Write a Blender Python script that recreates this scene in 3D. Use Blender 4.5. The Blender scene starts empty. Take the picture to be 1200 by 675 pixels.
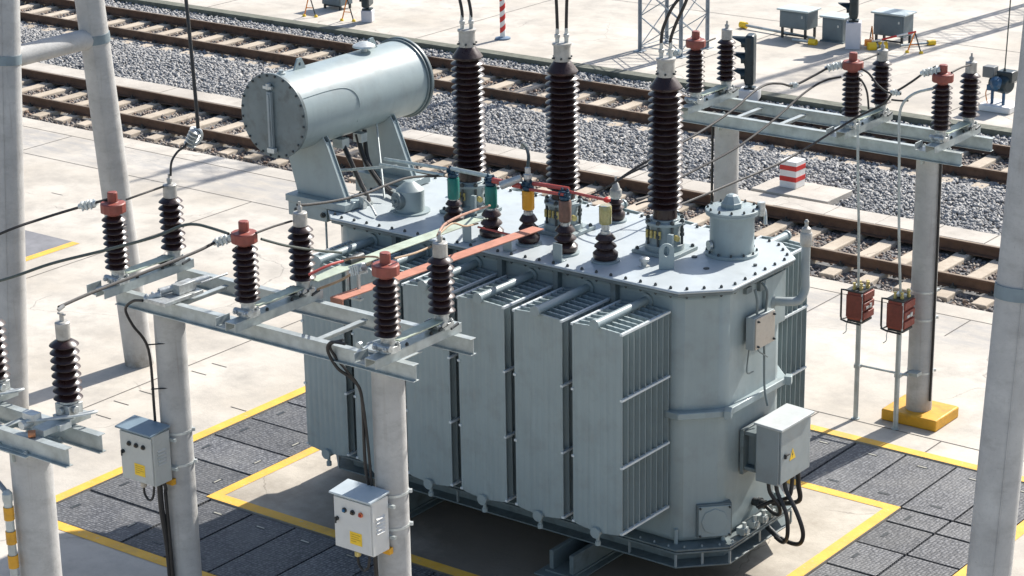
import bpy, bmesh, math, random
import numpy as np
from mathutils import Vector, Matrix
random.seed(7); rng = np.random.default_rng(7)
scene = bpy.context.scene
col = scene.collection
PI = math.pi

# ------------------------------------------------------------------ materials
MATS = {}
def nodes_of(m):
    m.use_nodes = True
    nt = m.node_tree; nt.nodes.clear()
    out = nt.nodes.new('ShaderNodeOutputMaterial'); b = nt.nodes.new('ShaderNodeBsdfPrincipled')
    nt.links.new(b.outputs[0], out.inputs[0])
    return nt, b
def noise(nt, vec, scale, detail=4, rough=.55):
    n = nt.nodes.new('ShaderNodeTexNoise'); n.inputs['Scale'].default_value = scale
    n.inputs['Detail'].default_value = detail; n.inputs['Roughness'].default_value = rough
    nt.links.new(vec, n.inputs['Vector']); return n.outputs['Fac']
def ramp(nt, fac, a, b, lo=0., hi=1.):
    n = nt.nodes.new('ShaderNodeMapRange'); n.inputs[1].default_value = a; n.inputs[2].default_value = b
    n.inputs[3].default_value = lo; n.inputs[4].default_value = hi; n.clamp = True
    nt.links.new(fac, n.inputs[0]); return n.outputs[0]
def mix(nt, fac, a, b, mode='MIX'):
    n = nt.nodes.new('ShaderNodeMix'); n.data_type = 'RGBA'; n.blend_type = mode
    for s, v in ((0, fac), (6, a), (7, b)):
        if hasattr(v, 'is_linked') or hasattr(v, 'links'): nt.links.new(v, n.inputs[s])
        elif s == 0: n.inputs[0].default_value = v
        else: n.inputs[s].default_value = (*v[:3], 1)
    return n.outputs[2]
def math_(nt, op, a, b=0.):
    n = nt.nodes.new('ShaderNodeMath'); n.operation = op
    for i, v in enumerate((a, b)):
        if hasattr(v, 'links'): nt.links.new(v, n.inputs[i])
        else: n.inputs[i].default_value = v
    return n.outputs[0]
def bump(nt, b, h, strength, dist=.01):
    n = nt.nodes.new('ShaderNodeBump'); n.inputs['Strength'].default_value = strength; n.inputs['Distance'].default_value = dist
    nt.links.new(h, n.inputs['Height']); nt.links.new(n.outputs[0], b.inputs['Normal'])
def pos(nt, sc=(1, 1, 1)):
    g = nt.nodes.new('ShaderNodeNewGeometry')
    if sc == (1, 1, 1): return g.outputs['Position']
    m = nt.nodes.new('ShaderNodeMapping'); m.inputs['Scale'].default_value = sc
    nt.links.new(g.outputs['Position'], m.inputs['Vector']); return m.outputs[0]
def M(name, c, rough=.5, metal=0., var=.12, scale=6., dirt=None, dscale=3., damt=.5, bmp=0., bscale=80., coat=0., stretch=(1, 1, 1), streak=0.):
    if name in MATS: return MATS[name]
    m = bpy.data.materials.new(name); nt, b = nodes_of(m); p = pos(nt, stretch)
    f = noise(nt, p, scale, 5)
    base = mix(nt, ramp(nt, f, .3, .7), [x*(1-var) for x in c], [min(1, x*(1+var)) for x in c])
    if dirt:
        d = ramp(nt, noise(nt, p, dscale, 7, .65), .5, .72, 0, damt)
        base = mix(nt, d, base, dirt)
    if streak:   # run-off streaks and small rust specks
        base = mix(nt, ramp(nt, noise(nt, pos(nt, (9, 9, .5)), 1.3, 5, .6), .5, .75, 0, streak), base, [x*.62 for x in c])
        base = mix(nt, ramp(nt, noise(nt, pos(nt, (5, 5, .8)), 1.9, 5, .6), .56, .8, 0, streak), base, [min(1, x*1.45) for x in c])
        base = mix(nt, ramp(nt, noise(nt, p, 22, 5, .7), .69, .76, 0, streak*1.6), base, (.13, .075, .04))
    nt.links.new(base, b.inputs['Base Color'])
    b.inputs['Metallic'].default_value = metal
    nt.links.new(ramp(nt, noise(nt, p, scale*3, 3), .3, .7, max(.03, rough-.08), min(1, rough+.1)), b.inputs['Roughness'])
    if coat: b.inputs['Coat Weight'].default_value = coat; b.inputs['Coat Roughness'].default_value = .12
    if bmp: bump(nt, b, noise(nt, p, bscale, 4), bmp)
    MATS[name] = m; return m

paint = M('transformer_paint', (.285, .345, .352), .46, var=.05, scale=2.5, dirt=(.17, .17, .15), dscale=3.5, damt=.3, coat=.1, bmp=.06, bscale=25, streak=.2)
paint_lid = M('pale_lid_paint', (.44, .485, .50), .45, var=.08, scale=2, dirt=(.33, .36, .36), dscale=4, damt=.6, coat=.1, bmp=.05, bscale=25)  # lid colour is paler than the tank paint
paint_tie = M('sunlit_tie_bar_paint', (.62, .66, .66), .4, var=.1, scale=8)  # sun on the tie bar tops is put into this paler colour
paint_dk = M('transformer_flange_paint', (.15, .185, .19), .45, var=.12, scale=5, dirt=(.06, .06, .055), dscale=6, damt=.6)
paint_lt = M('cabinet_paint', (.47, .49, .47), .42, var=.05, scale=3, dirt=(.3, .29, .26), dscale=5, damt=.3)
paint_mid = M('grey_cabinet_paint', (.29, .33, .335), .42, var=.06, scale=3, dirt=(.2, .2, .18), dscale=5, damt=.35)
galv = M('galvanised_steel', (.42, .46, .455), .42, .3, var=.16, scale=9, dirt=(.2, .22, .2), dscale=3, damt=.5, bmp=.05, bscale=40)
galv_lt = M('bright_galvanised_steel', (.55, .58, .57), .4, .35, var=.18, scale=14, dirt=(.25, .26, .25), dscale=9, damt=.5)
alu = M('cast_aluminium', (.5, .52, .51), .4, .5, var=.2, scale=20, dirt=(.16, .15, .13), dscale=14, damt=.6, bmp=.15, bscale=70)
porc = M('brown_porcelain', (.028, .012, .011), .32, var=.35, scale=7, dirt=(.085, .065, .055), dscale=5, damt=.55)
capred = M('red_insulator_cap', (.25, .06, .043), .5, var=.16, scale=12, dirt=(.2, .06, .04), dscale=16, damt=.6)
capgrey = M('grey_insulator_cap', (.42, .41, .38), .5, .3, var=.15, scale=14, dirt=(.2, .18, .15), dscale=13, damt=.5)
black = M('black_rubber', (.012, .012, .013), .45, var=.3)
cablem = M('bare_wire', (.035, .032, .030), .65, .0, var=.3, scale=30)
gcable = M('green_grey_cable', (.07, .085, .075), .5, .1, var=.2, scale=30)
darkm = M('dark_metal', (.045, .05, .052), .5, .4, var=.3, scale=20)
boltm = M('weathered_bolt', (.07, .08, .082), .5, .4, var=.4, scale=20)
def yellow_mat():
    m = bpy.data.materials.new('worn_yellow_paint'); nt, b = nodes_of(m); p = pos(nt)
    c = mix(nt, ramp(nt, noise(nt, p, 4, 5), .3, .7), (.70, .38, .04), (.82, .47, .06))
    c = mix(nt, ramp(nt, noise(nt, p, 2.2, 7, .7), .48, .7, 0, .6), c, (.42, .29, .12))
    c = mix(nt, ramp(nt, noise(nt, p, 16, 7, .75), .60, .66, 0, .85), c, (.46, .42, .36))
    nt.links.new(c, b.inputs['Base Color']); b.inputs['Roughness'].default_value = .7
    bump(nt, b, noise(nt, p, 30, 6), .25); return m
yellow_line_m = yellow_mat()
yellowp = M('yellow_paint', (.78, .42, .035), .6, var=.12, scale=5, dirt=(.42, .25, .06), dscale=4, damt=.6, bmp=.1, bscale=60)
yellow_blk = M('ochre_yellow_paint', (.66, .33, .02), .55, var=.14, scale=5, dirt=(.28, .15, .03), dscale=6, damt=.7, bmp=.15, bscale=40)
greenp = M('teal_sleeve', (.005, .16, .13), .4, var=.15, scale=15)
yelsl = M('amber_sleeve', (.66, .30, .01), .4, var=.1, scale=15)
brownsl = M('brown_sleeve', (.16, .085, .06), .5, var=.3, scale=25)
redrod = M('red_busbar_sleeve', (.42, .075, .06), .4, var=.1, scale=15)
orangebar = M('orange_busbar', (.48, .205, .14), .6, var=.14, scale=7, dirt=(.32, .16, .11), dscale=6, damt=.8)
greenbar = M('pale_green_busbar', (.42, .48, .38), .5, var=.15, scale=7, dirt=(.28, .29, .19), dscale=5, damt=.7)
silverrod = M('silver_rod', (.42, .48, .47), .35, .4, var=.2, scale=20)
bluem = M('blue_clamp', (.02, .06, .10), .45, .3, var=.35, scale=30)
glassy = M('yellow_glass_tube', (.36, .32, .12), .15, var=.2, scale=30, coat=.8)
brass = M('brass_fitting', (.52, .43, .16), .4, .4, var=.3, scale=40)
white = M('white_paint', (.74, .73, .71), .5, var=.05, scale=4, dirt=(.45, .42, .36), dscale=6, damt=.4)
redp = M('red_paint', (.55, .03, .025), .5, var=.12, scale=8)
redbox = M('red_counter_box', (.23, .045, .028), .5, var=.22, scale=18, dirt=(.28, .07, .04), dscale=12, damt=.5)
signalm = M('signal_black_paint', (.012, .028, .036), .35, var=.3, scale=8)
bluep = M('blue_machine_paint', (.02, .08, .16), .4, var=.4, scale=8)
cabblue = M('blue_grey_cabinet_paint', (.125, .165, .185), .5, var=.08, scale=3, dirt=(.09, .11, .12), dscale=5, damt=.5)
cabroof = M('pale_cabinet_roof', (.45, .52, .52), .5, var=.06, scale=3)
orangep = M('orange_paint', (.8, .26, .03), .5, var=.1, scale=8)
stickery = M('yellow_sticker', (.85, .55, .02), .45, var=.05, scale=10)
beige = M('beige_plate', (.52, .46, .38), .5, var=.1, scale=12, dirt=(.35, .27, .2), dscale=12, damt=.5)
lens_r = M('red_button', (.35, .03, .02), .3); lens_b = M('blue_button', (.02, .12, .25), .3); lens_k = M('dark_button', (.05, .035, .02), .3)

def concrete_post_mat():
    m = bpy.data.materials.new('spun_concrete'); nt, b = nodes_of(m); p = pos(nt); ps = pos(nt, (1, 1, .25))
    c = mix(nt, ramp(nt, noise(nt, p, 3, 6, .6), .3, .7), (.37, .365, .355), (.50, .495, .475))
    c = mix(nt, ramp(nt, noise(nt, pos(nt, (2.5, 2.5, 5)), 1.6, 7, .7), .5, .72, 0, .5), c, (.26, .25, .235))
    sz = nt.nodes.new('ShaderNodeSeparateXYZ'); nt.links.new(p, sz.inputs[0])
    c = mix(nt, math_(nt, 'MULTIPLY', ramp(nt, sz.outputs[2], .35, .0, 0, .8), ramp(nt, noise(nt, p, 5, 6, .7), .35, .6)), c, (.17, .15, .12))
    c = mix(nt, ramp(nt, noise(nt, pos(nt, (14, 14, .6)), 1.1, 4, .6), .60, .74, 0, .35), c, (.24, .20, .16))
    c = mix(nt, ramp(nt, noise(nt, p, 60, 3), .62, .75, 0, .5), c, (.25, .24, .23))
    nt.links.new(c, b.inputs['Base Color']); b.inputs['Roughness'].default_value = .8
    bump(nt, b, noise(nt, p, 35, 6, .65), .35, .01)
    return m
post_m = concrete_post_mat()

def slab_mat(name, a, bb, stain, oil=None, band=False):
    m = bpy.data.materials.new(name); nt, b = nodes_of(m); p = pos(nt)
    c = mix(nt, ramp(nt, noise(nt, p, .5, 7, .62), .36, .64), a, bb)
    c = mix(nt, ramp(nt, noise(nt, p, 1.4, 8, .7), .45, .70, 0, .75), c, stain)
    c = mix(nt, ramp(nt, noise(nt, pos(nt, (1, 1, 1)), .22, 5, .6), .5, .66, 0, .35), c, [x*1.1 for x in stain])
    vo = nt.nodes.new('ShaderNodeTexVoronoi'); vo.feature = 'DISTANCE_TO_EDGE'; vo.inputs['Scale'].default_value = .33
    nz = nt.nodes.new('ShaderNodeTexNoise'); nz.inputs['Scale'].default_value = 2.2; nz.inputs['Detail'].default_value = 6; nt.links.new(p, nz.inputs['Vector'])
    va = nt.nodes.new('ShaderNodeVectorMath'); va.operation = 'MULTIPLY_ADD'; nt.links.new(nz.outputs['Color'], va.inputs[0]); va.inputs[1].default_value = (.5, .5, 0); nt.links.new(p, va.inputs[2]); nt.links.new(va.outputs[0], vo.inputs['Vector'])
    c = mix(nt, math_(nt, 'MULTIPLY', ramp(nt, vo.outputs['Distance'], .0, .004, .65, 0), ramp(nt, noise(nt, p, .5, 2), .5, .56)), c, [x*.55 for x in stain])
    c = mix(nt, ramp(nt, noise(nt, pos(nt, (.25, 1.6, 1)), 1.1, 6, .65), .55, .75, 0, .35), c, [x*1.18 for x in stain])
    c = mix(nt, ramp(nt, noise(nt, p, 45, 3, .6), .6, .72, 0, .35), c, [x*.75 for x in stain])
    if oil:      # an old oil spill in front of the tank
        mp = nt.nodes.new('ShaderNodeMapping'); mp.inputs['Location'].default_value = (12.9/3.4, -17.5/1.6, 0); mp.inputs['Scale'].default_value = (1/3.4, 1/1.6, 0); nt.links.new(p, mp.inputs['Vector'])
        ln = nt.nodes.new('ShaderNodeVectorMath'); ln.operation = 'LENGTH'; nt.links.new(mp.outputs[0], ln.inputs[0])
        dd = math_(nt, 'ADD', ln.outputs['Value'], math_(nt, 'MULTIPLY', noise(nt, p, 1.1, 7, .65), -1.3))
        c = mix(nt, ramp(nt, dd, .55, -.15, 0, oil[3]), c, oil[0])
    if band:     # a strip of greyer, wheel marked concrete beside the track
        sx_ = nt.nodes.new('ShaderNodeSeparateXYZ'); nt.links.new(p, sx_.inputs[0]); yy = sx_.outputs[1]
        bm_ = math_(nt, 'MULTIPLY', ramp(nt, yy, 25.2, 25.9), ramp(nt, yy, 26.6, 26.64, 1, 0))
        bm_ = math_(nt, 'MULTIPLY', bm_, ramp(nt, noise(nt, pos(nt, (1.2, 3.5, 1)), 1.3, 7, .7), .38, .62, 0, .6))
        c = mix(nt, bm_, c, (.27, .27, .275))
    nt.links.new(c, b.inputs['Base Color'])
    nt.links.new(ramp(nt, noise(nt, p, 2, 4), .3, .7, .7, .92), b.inputs['Roughness'])
    bump(nt, b, noise(nt, p, 26, 7, .7), .3, .012)
    return m
slab_m = slab_mat('yard_concrete', (.44, .395, .33), (.57, .53, .465), (.31, .285, .25), band=True)
pad_m = slab_mat('oily_pad_concrete', (.42, .375, .305), (.52, .47, .395), (.27, .235, .185), ((.095, .078, .058), .30, .52, .8))
strip_m = slab_mat('plank_concrete', (.44, .40, .345), (.54, .50, .44), (.3, .27, .23))
sleeper_m = slab_mat('sleeper_concrete', (.44, .37, .285), (.54, .465, .37), (.27, .215, .15))

def cover_mat():
    m = bpy.data.materials.new('ribbed_trench_cover'); nt, b = nodes_of(m); p = pos(nt)
    g = nt.nodes.new('ShaderNodeTexVoronoi'); g.inputs['Scale'].default_value = 25; g.inputs['Randomness'].default_value = .35; nt.links.new(p, g.inputs['Vector'])
    cell = g.outputs['Distance']
    oi = nt.nodes.new('ShaderNodeObjectInfo')
    c = mix(nt, ramp(nt, cell, .22, .6), (.175, .178, .188), (.045, .047, .053))
    c = mix(nt, ramp(nt, noise(nt, p, 1.7, 6, .6), .42, .7, 0, .5), c, (.15, .148, .142))
    c = mix(nt, ramp(nt, noise(nt, p, 90, 2), .63, .7, 0, .6), c, (.28, .28, .27))
    n = nt.nodes.new('ShaderNodeHueSaturation'); nt.links.new(c, n.inputs['Color'])
    nt.links.new(ramp(nt, oi.outputs['Random'], 0, 1, .8, 1.25), n.inputs['Value'])
    nt.links.new(n.outputs[0], b.inputs['Base Color']); b.inputs['Roughness'].default_value = .62
    bump(nt, b, cell, .7, -.012)
    return m
cover_m = cover_mat()
def stone_mat(name, tints):
    m = bpy.data.materials.new(name); nt, b = nodes_of(m); g = nt.nodes.new('ShaderNodeNewGeometry')
    cr = nt.nodes.new('ShaderNodeValToRGB'); nt.links.new(g.outputs['Random Per Island'], cr.inputs[0])
    el = cr.color_ramp.elements; el[0].color = (*tints[0], 1); el[1].color = (*tints[-1], 1)
    for i, t in enumerate(tints[1:-1]): e = el.new((i+1)/(len(tints)-1)); e.color = (*t, 1)
    c = mix(nt, ramp(nt, noise(nt, g.outputs['Position'], 60, 4), .4, .75, 0, .4), cr.outputs[0], (.16, .15, .14))
    nt.links.new(c, b.inputs['Base Color']); b.inputs['Roughness'].default_value = .85
    return m
stone_m = stone_mat('ballast_stone', [(.19, .19, .195), (.31, .31, .31), (.24, .245, .25), (.42, .415, .40), (.22, .225, .23), (.46, .44, .41), (.28, .285, .29)])
stone_rust = stone_mat('rusty_ballast_stone', [(.10, .09, .085), (.25, .22, .19), (.14, .13, .13), (.38, .33, .27), (.11, .10, .10), (.30, .19, .12), (.2, .18, .17)])
bed_m = M('ballast_bed', (.14, .14, .14), .95, var=.5, scale=22, bmp=.8, bscale=30)
rail_m = M('rusty_rail_side', (.125, .068, .04), .75, var=.3, scale=5, dirt=(.07, .038, .025), dscale=12, damt=.6)
railtop_m = M('worn_rail_head', (.27, .20, .13), .42, .3, var=.2, scale=8, stretch=(.3, 1, 1))
kerb_m = M('mossy_kerb', (.13, .135, .105), .85, var=.25, scale=4, dirt=(.07, .075, .06), dscale=6, damt=.6)
joint_m = M('joint_sealant', (.10, .09, .08), .85, var=.3, scale=8)

# ------------------------------------------------------------------ mesh builder
class MB:
    def __init__(s): s.v = []; s.f = []
    def add(s, vs, fs):
        o = len(s.v); s.v += [tuple(v) for v in vs]; s.f += [tuple(i+o for i in f) for f in fs]; return s
    def box(s, c, d, rz=0., ax=None):
        hx, hy, hz = d[0]/2, d[1]/2, d[2]/2
        R = Matrix.Rotation(rz, 3, 'Z') if ax is None else ax
        vs = [Vector(c) + R @ Vector((x*hx, y*hy, z*hz)) for z in (-1, 1) for y in (-1, 1) for x in (-1, 1)]
        return s.add(vs, [(0, 2, 3, 1), (4, 5, 7, 6), (0, 1, 5, 4), (2, 6, 7, 3), (0, 4, 6, 2), (1, 3, 7, 5)])
    def bx(s, x0, x1, y0, y1, z0, z1): return s.box(((x0+x1)/2, (y0+y1)/2, (z0+z1)/2), (abs(x1-x0), abs(y1-y0), abs(z1-z0)))
    def lathe(s, prof, c, n=20, d=(0, 0, 1)):
        q = Vector(d).normalized().to_track_quat('Z', 'Y').to_matrix(); c = Vector(c); vs = []; fs = []
        for r, z in prof:
            for k in range(n):
                a = 2*PI*k/n; vs.append(c + q @ Vector((r*math.cos(a), r*math.sin(a), z)))
        m = len(prof)
        for i in range(m-1):
            for k in range(n):
                k2 = (k+1) % n; fs.append((i*n+k, i*n+k2, (i+1)*n+k2, (i+1)*n+k))
        fs.append(tuple(range(n-1, -1, -1))); fs.append(tuple((m-1)*n+k for k in range(n)))
        return s.add(vs, fs)
    def cyl(s, a, b, r, r2=None, n=16):
        a = Vector(a); b = Vector(b); L = (b-a).length
        return s.lathe([(r, 0), (r if r2 is None else r2, L)], a, n, b-a)
    def prism(s, poly, z0, z1):      # poly: xy list ccw
        n = len(poly); vs = [(x, y, z0) for x, y in poly] + [(x, y, z1) for x, y in poly]
        return s.add(vs, [tuple(range(n-1, -1, -1)), tuple(range(n, 2*n))] + [(i, (i+1) % n, n+(i+1) % n, n+i) for i in range(n)])
    def prismv(s, poly, a, b):       # polygon of 3d points swept by vector from a-plane: poly in 3d, offset b
        n = len(poly); b = Vector(b); vs = [Vector(p) for p in poly] + [Vector(p)+b for p in poly]
        return s.add(vs, [tuple(range(n-1, -1, -1)), tuple(range(n, 2*n))] + [(i, (i+1) % n, n+(i+1) % n, n+i) for i in range(n)])
    def tube(s, pts, r, n=8, sub=6, smooth=True):
        P = [Vector(p) for p in pts]
        if smooth and len(P) > 2:
            Q = []
            for i in range(len(P)-1):
                p0 = P[max(i-1, 0)]; p1 = P[i]; p2 = P[i+1]; p3 = P[min(i+2, len(P)-1)]
                for k in range(sub):
                    t = k/sub; Q.append(.5*((2*p1)+(p2-p0)*t+(2*p0-5*p1+4*p2-p3)*t*t+(3*p1-p0-3*p2+p3)*t**3))
            Q.append(P[-1]); P = Q
        vs = []; fs = []; T = (P[1]-P[0]).normalized(); u = T.orthogonal().normalized()
        for i, p in enumerate(P):
            t = (P[min(i+1, len(P)-1)]-P[max(i-1, 0)]).normalized()
            u = (u - t*u.dot(t)).normalized(); w = t.cross(u)
            for k in range(n):
                a = 2*PI*k/n; vs.append(p + (u*math.cos(a)+w*math.sin(a))*r)
        for i in range(len(P)-1):
            for k in range(n):
                k2 = (k+1) % n; fs.append((i*n+k, i*n+k2, (i+1)*n+k2, (i+1)*n+k))
        fs.append(tuple(range(n-1, -1, -1))); fs.append(tuple((len(P)-1)*n+k for k in range(n)))
        return s.add(vs, fs)
    def bolt(s, c, d=(0, 0, 1), r=.016, h=.018): 
        s.lathe([(r, 0), (r, h)], c, 6, d); s.lathe([(r*.55, h), (r*.55, h*1.5)], c, 6, d); return s
    def build(s, name, mat, parent=None, origin=None, bevel=0., smooth=35):
        me = bpy.data.meshes.new(name)
        if parent is not None:
            root = parent
            while root.parent: root = root.parent
            o = root.location.copy()
        else: o = Vector(origin if origin is not None else (0, 0, 0))
        me.from_pydata([(v[0]-o.x, v[1]-o.y, v[2]-o.z) for v in s.v], [], s.f); me.update()
        if smooth:
            me.polygons.foreach_set('use_smooth', [True]*len(me.polygons)); me.set_sharp_from_angle(angle=math.radians(smooth))
        me.materials.append(mat)
        ob = bpy.data.objects.new(name, me); col.objects.link(ob)
        if parent is not None: ob.parent = parent
        else: ob.location = o
        if bevel:
            b = ob.modifiers.new('edge', 'BEVEL'); b.width = bevel; b.segments = 2; b.limit_method = 'ANGLE'; b.angle_limit = math.radians(40)
        return ob
def tag(o, label=None, cat=None, group=None, kind=None):
    if label: o['label'] = label
    if cat: o['category'] = cat
    if group: o['group'] = group
    if kind: o['kind'] = kind
    return o
def thing(name, loc, label, cat, group=None):
    o = bpy.data.objects.new(name, None); o.empty_display_size = .2; o.location = loc; col.objects.link(o)
    return tag(o, label, cat, group)
def copy_tree(o, parent=None):
    c = o.copy(); col.objects.link(c)
    if parent is not None: c.parent = parent
    for ch in list(o.children): copy_tree(ch, c)
    return c
def pieces_of(mb):
    V = np.array(mb.v, float); n = len(V); par = list(range(n))
    def find(a):
        while par[a] != a: par[a] = par[par[a]]; a = par[a]
        return a
    for f in mb.f:
        a = find(f[0])
        for q in f[1:]:
            b = find(q)
            if a != b: par[b] = a
    roots = [find(i) for i in range(n)]; ids = {}; isl = np.array([ids.setdefault(q, len(ids)) for q in roots]); k = len(ids)
    if k > 600: return [mb]
    lo = np.full((k, 3), np.inf); hi = np.full((k, 3), -np.inf); np.minimum.at(lo, isl, V); np.maximum.at(hi, isl, V)
    size = (hi-lo).max(1); gap = np.maximum(0, np.maximum(lo[:, None]-hi[None], lo[None]-hi[:, None]))
    near = np.sqrt((gap**2).sum(2)) <= np.maximum(.02, .5*np.maximum(size[:, None], size[None]))
    pp = list(range(k))
    def fp(a):
        while pp[a] != a: pp[a] = pp[pp[a]]; a = pp[a]
        return a
    for a, b in zip(*np.nonzero(np.triu(near, 1))):
        x, y_ = fp(a), fp(b)
        if x != y_: pp[y_] = x
    cl = [fp(i) for i in range(k)]; u = sorted(set(cl))
    if len(u) == 1: return [mb]
    out = []
    for c in u:
        m = MB(); mp = {}
        for i in range(n):
            if cl[isl[i]] == c: mp[i] = len(m.v); m.v.append(mb.v[i])
        m.f = [tuple(mp[q] for q in f) for f in mb.f if f[0] in mp]; out.append(m)
    return out
def attach(parent, mb, mat):
    # fold small bolts into the mesh of the part they hold, with a material of their own
    if parent.modifiers:
        dg = bpy.context.evaluated_depsgraph_get(); dg.update()
        me = bpy.data.meshes.new_from_object(parent.evaluated_get(dg)); parent.modifiers.clear(); parent.data = me
    me = parent.data; root = parent
    while root.parent: root = root.parent
    o = root.location; nv = len(me.vertices); nf = len(me.polygons)
    bm = bmesh.new(); bm.from_mesh(me); me.materials.append(mat); mi = len(me.materials)-1
    vs = [bm.verts.new((v[0]-o.x, v[1]-o.y, v[2]-o.z)) for v in mb.v]
    for f in mb.f:
        try: bm.faces.new([vs[i] for i in f]).material_index = mi
        except ValueError: pass
    bm.to_mesh(me); bm.free(); return parent
def part(mb, name, mat, parent, bevel=0., label=None, smooth=35):
    ps = pieces_of(mb)
    if len(ps) > 1 and ('bolt' in name or 'screw' in name or 'stiffener' in name or 'clip' in name) and parent.type == 'MESH': return attach(parent, mb, mat)
    if len(ps) > 1:
        for q in ps[1:]: q.build(name, mat, parent, bevel=bevel, smooth=smooth)
        mb = ps[0]
    o = mb.build(name, mat, parent, bevel=bevel, smooth=smooth)
    if label: o['label'] = label
    return o
def struct(mb, name, mat, bevel=0., smooth=0, kind='structure'): return tag(mb.build(name, mat, None, (0, 0, 0), bevel, smooth), kind=kind)

# ------------------------------------------------------------------ camera, light, sky
cam = bpy.data.cameras.new('camera'); co = bpy.data.objects.new('camera', cam); col.objects.link(co); scene.camera = co
cam.sensor_width = 36; cam.lens = 80.7520; cam.clip_start = .5; cam.clip_end = 5000
co.matrix_world = Matrix([[0.798691, -0.1790417, 0.5744883, 0.0], [0.6015443, 0.2619977, -0.7546533, 0.0], [-0.0154002, 0.948315, 0.3169567, 10.2], [0.0, 0.0, 0.0, 1.0]])
SUN_AZ = math.radians(83); SUN_EL = math.radians(40)
sd = Vector((math.cos(SUN_AZ)*math.cos(SUN_EL), math.sin(SUN_AZ)*math.cos(SUN_EL), math.sin(SUN_EL)))
sl = bpy.data.lights.new('sun', 'SUN'); sl.energy = 4.4; sl.angle = math.radians(.53); sl.color = (1, .955, .89)
so = bpy.data.objects.new('sun', sl); so.rotation_euler = sd.to_track_quat('Z', 'Y').to_euler(); so.location = (-13, 20, 20); col.objects.link(so)
w = bpy.data.worlds.new('World'); scene.world = w; w.use_nodes = True
bg = w.node_tree.nodes['Background']; sk = w.node_tree.nodes.new('ShaderNodeTexSky'); sk.sky_type = 'NISHITA'; sk.sun_disc = False
sk.sun_elevation = SUN_EL; sk.sun_rotation = math.radians(7); sk.dust_density = 1.5; sk.air_density = 1.
w.node_tree.links.new(sk.outputs[0], bg.inputs[0]); bg.inputs[1].default_value = .098
scene.view_settings.view_transform = 'Standard'; scene.view_settings.look = 'None'; scene.view_settings.gamma = 1
scene.view_settings.exposure = .78
scene.cycles.max_bounces = 6

# ------------------------------------------------------------------ ground
def sheet(name, mat, x0, x1, y0, y1, z):
    return struct(MB().add([(x0, y0, z), (x1, y0, z), (x1, y1, z), (x0, y1, z)], [(0, 1, 2, 3)]), name, mat)
sheet('ground', bed_m, -1500, 1500, -1500, 1500, -.42)
# near yard slab: a ring of pieces around the trench
FX0, FX1 = -80, 60
g = MB()
g.bx(FX0, FX1, 22.07, 27.1, -.40, 0); g.bx(FX0, FX1, -30, 15.15, -.40, 0)
g.bx(FX0, -18.15, 15.15, 22.07, -.40, 0); g.bx(-9.27, FX1, 15.15, 22.07, -.40, 0)
struct(g, 'concrete_yard', slab_m)
struct(MB().bx(-16.9, -10.5, 16.55, 20.68, -.41, 0), 'transformer_pad', pad_m)
struct(MB().bx(FX0, FX1, 36.15, 400, -.405, 0), 'far_concrete_yard', slab_m)
struct(MB().bx(FX0, FX1, 35.86, 36.148, -.41, .03), 'drain_kerb', kerb_m, bevel=.01)
struct(MB().bx(-18.149, -9.271, 15.151, 22.069, -.415, -.30), 'trench_floor', bed_m)
# painted yellow lines
y = MB(); Z = .004
def q4(m, x0, x1, y0, y1, z=Z): m.add([(x0, y0, z), (x1, y0, z), (x1, y1, z), (x0, y1, z)], [(0, 1, 2, 3)])
q4(y, -18.30, -9.12, 22.07, 22.21); q4(y, -18.30, -9.12, 15.0, 15.15)
q4(y, -18.30, -18.15, 15.15, 22.07); q4(y, -9.27, -9.12, 15.15, 22.07)
q4(y, -16.9, -10.5, 20.54, 20.68); q4(y, -16.9, -10.5, 16.55, 16.70)
q4(y, -16.9, -16.76, 16.70, 20.54); q4(y, -10.64, -10.5, 16.70, 20.54)
q4(y, -25.28, -25.12, 14, 22.30); 
struct(y, 'yellow_marking', yellow_line_m)
j = MB()
for (x0, x1, yy) in ((-60, 20, 26.66), (-16, 20, 22.62), (-60, -18.35, 25.4)): q4(j, x0, x1, yy-.008, yy+.008, .003)
for (xx, y0, y1) in ((-14.58, 22.62, 26.66), (-12.62, 22.21, 22.62), (-11.0, 22.21, 22.62), (-12.62, 25.9, 26.66), (-20.02, 8, 25.4), (-24.5, 20, 25.4), (-8.4, 10, 26.66), (-5, 10, 26.66), (-30, 10, 26.66), (-17.2, 22.21, 26.66)): q4(j, xx-.008, xx+.008, y0, y1, .0035)
for xx in np.arange(-60, 20, 6.): q4(j, xx-.01, xx+.01, 36.2, 60, .0035)
for yy in (41.8, 47.5): q4(j, -60, 20, yy-.01, yy+.01, .003)
for (xx, yy) in [p_[:2] for p_ in ((-19.900, 18.011, 0.000), (-19.744, 17.566, 0.000), (-19.895, 18.441, 0.000), (-19.853, 19.314, 0.000), (-19.834, 19.667, 0.000), (-20.816, 19.849, 0.000), (-18.571, 18.689, 0.000), (-13.354, 27.681, 0.000), (-27.568, 23.953, 0.000))]: q4(j, xx, xx+.26, yy, yy+.014, .0042)
struct(j, 'slab_joint', joint_m)
# shallow paved gutter left
cv = MB(); q4(cv, -60, -25.28, 21.0, 22.3, .004); struct(cv, 'paved_patch', M('grey_paving', (.19, .19, .2), .8, var=.2, scale=3, bmp=.3, bscale=30))

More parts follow.
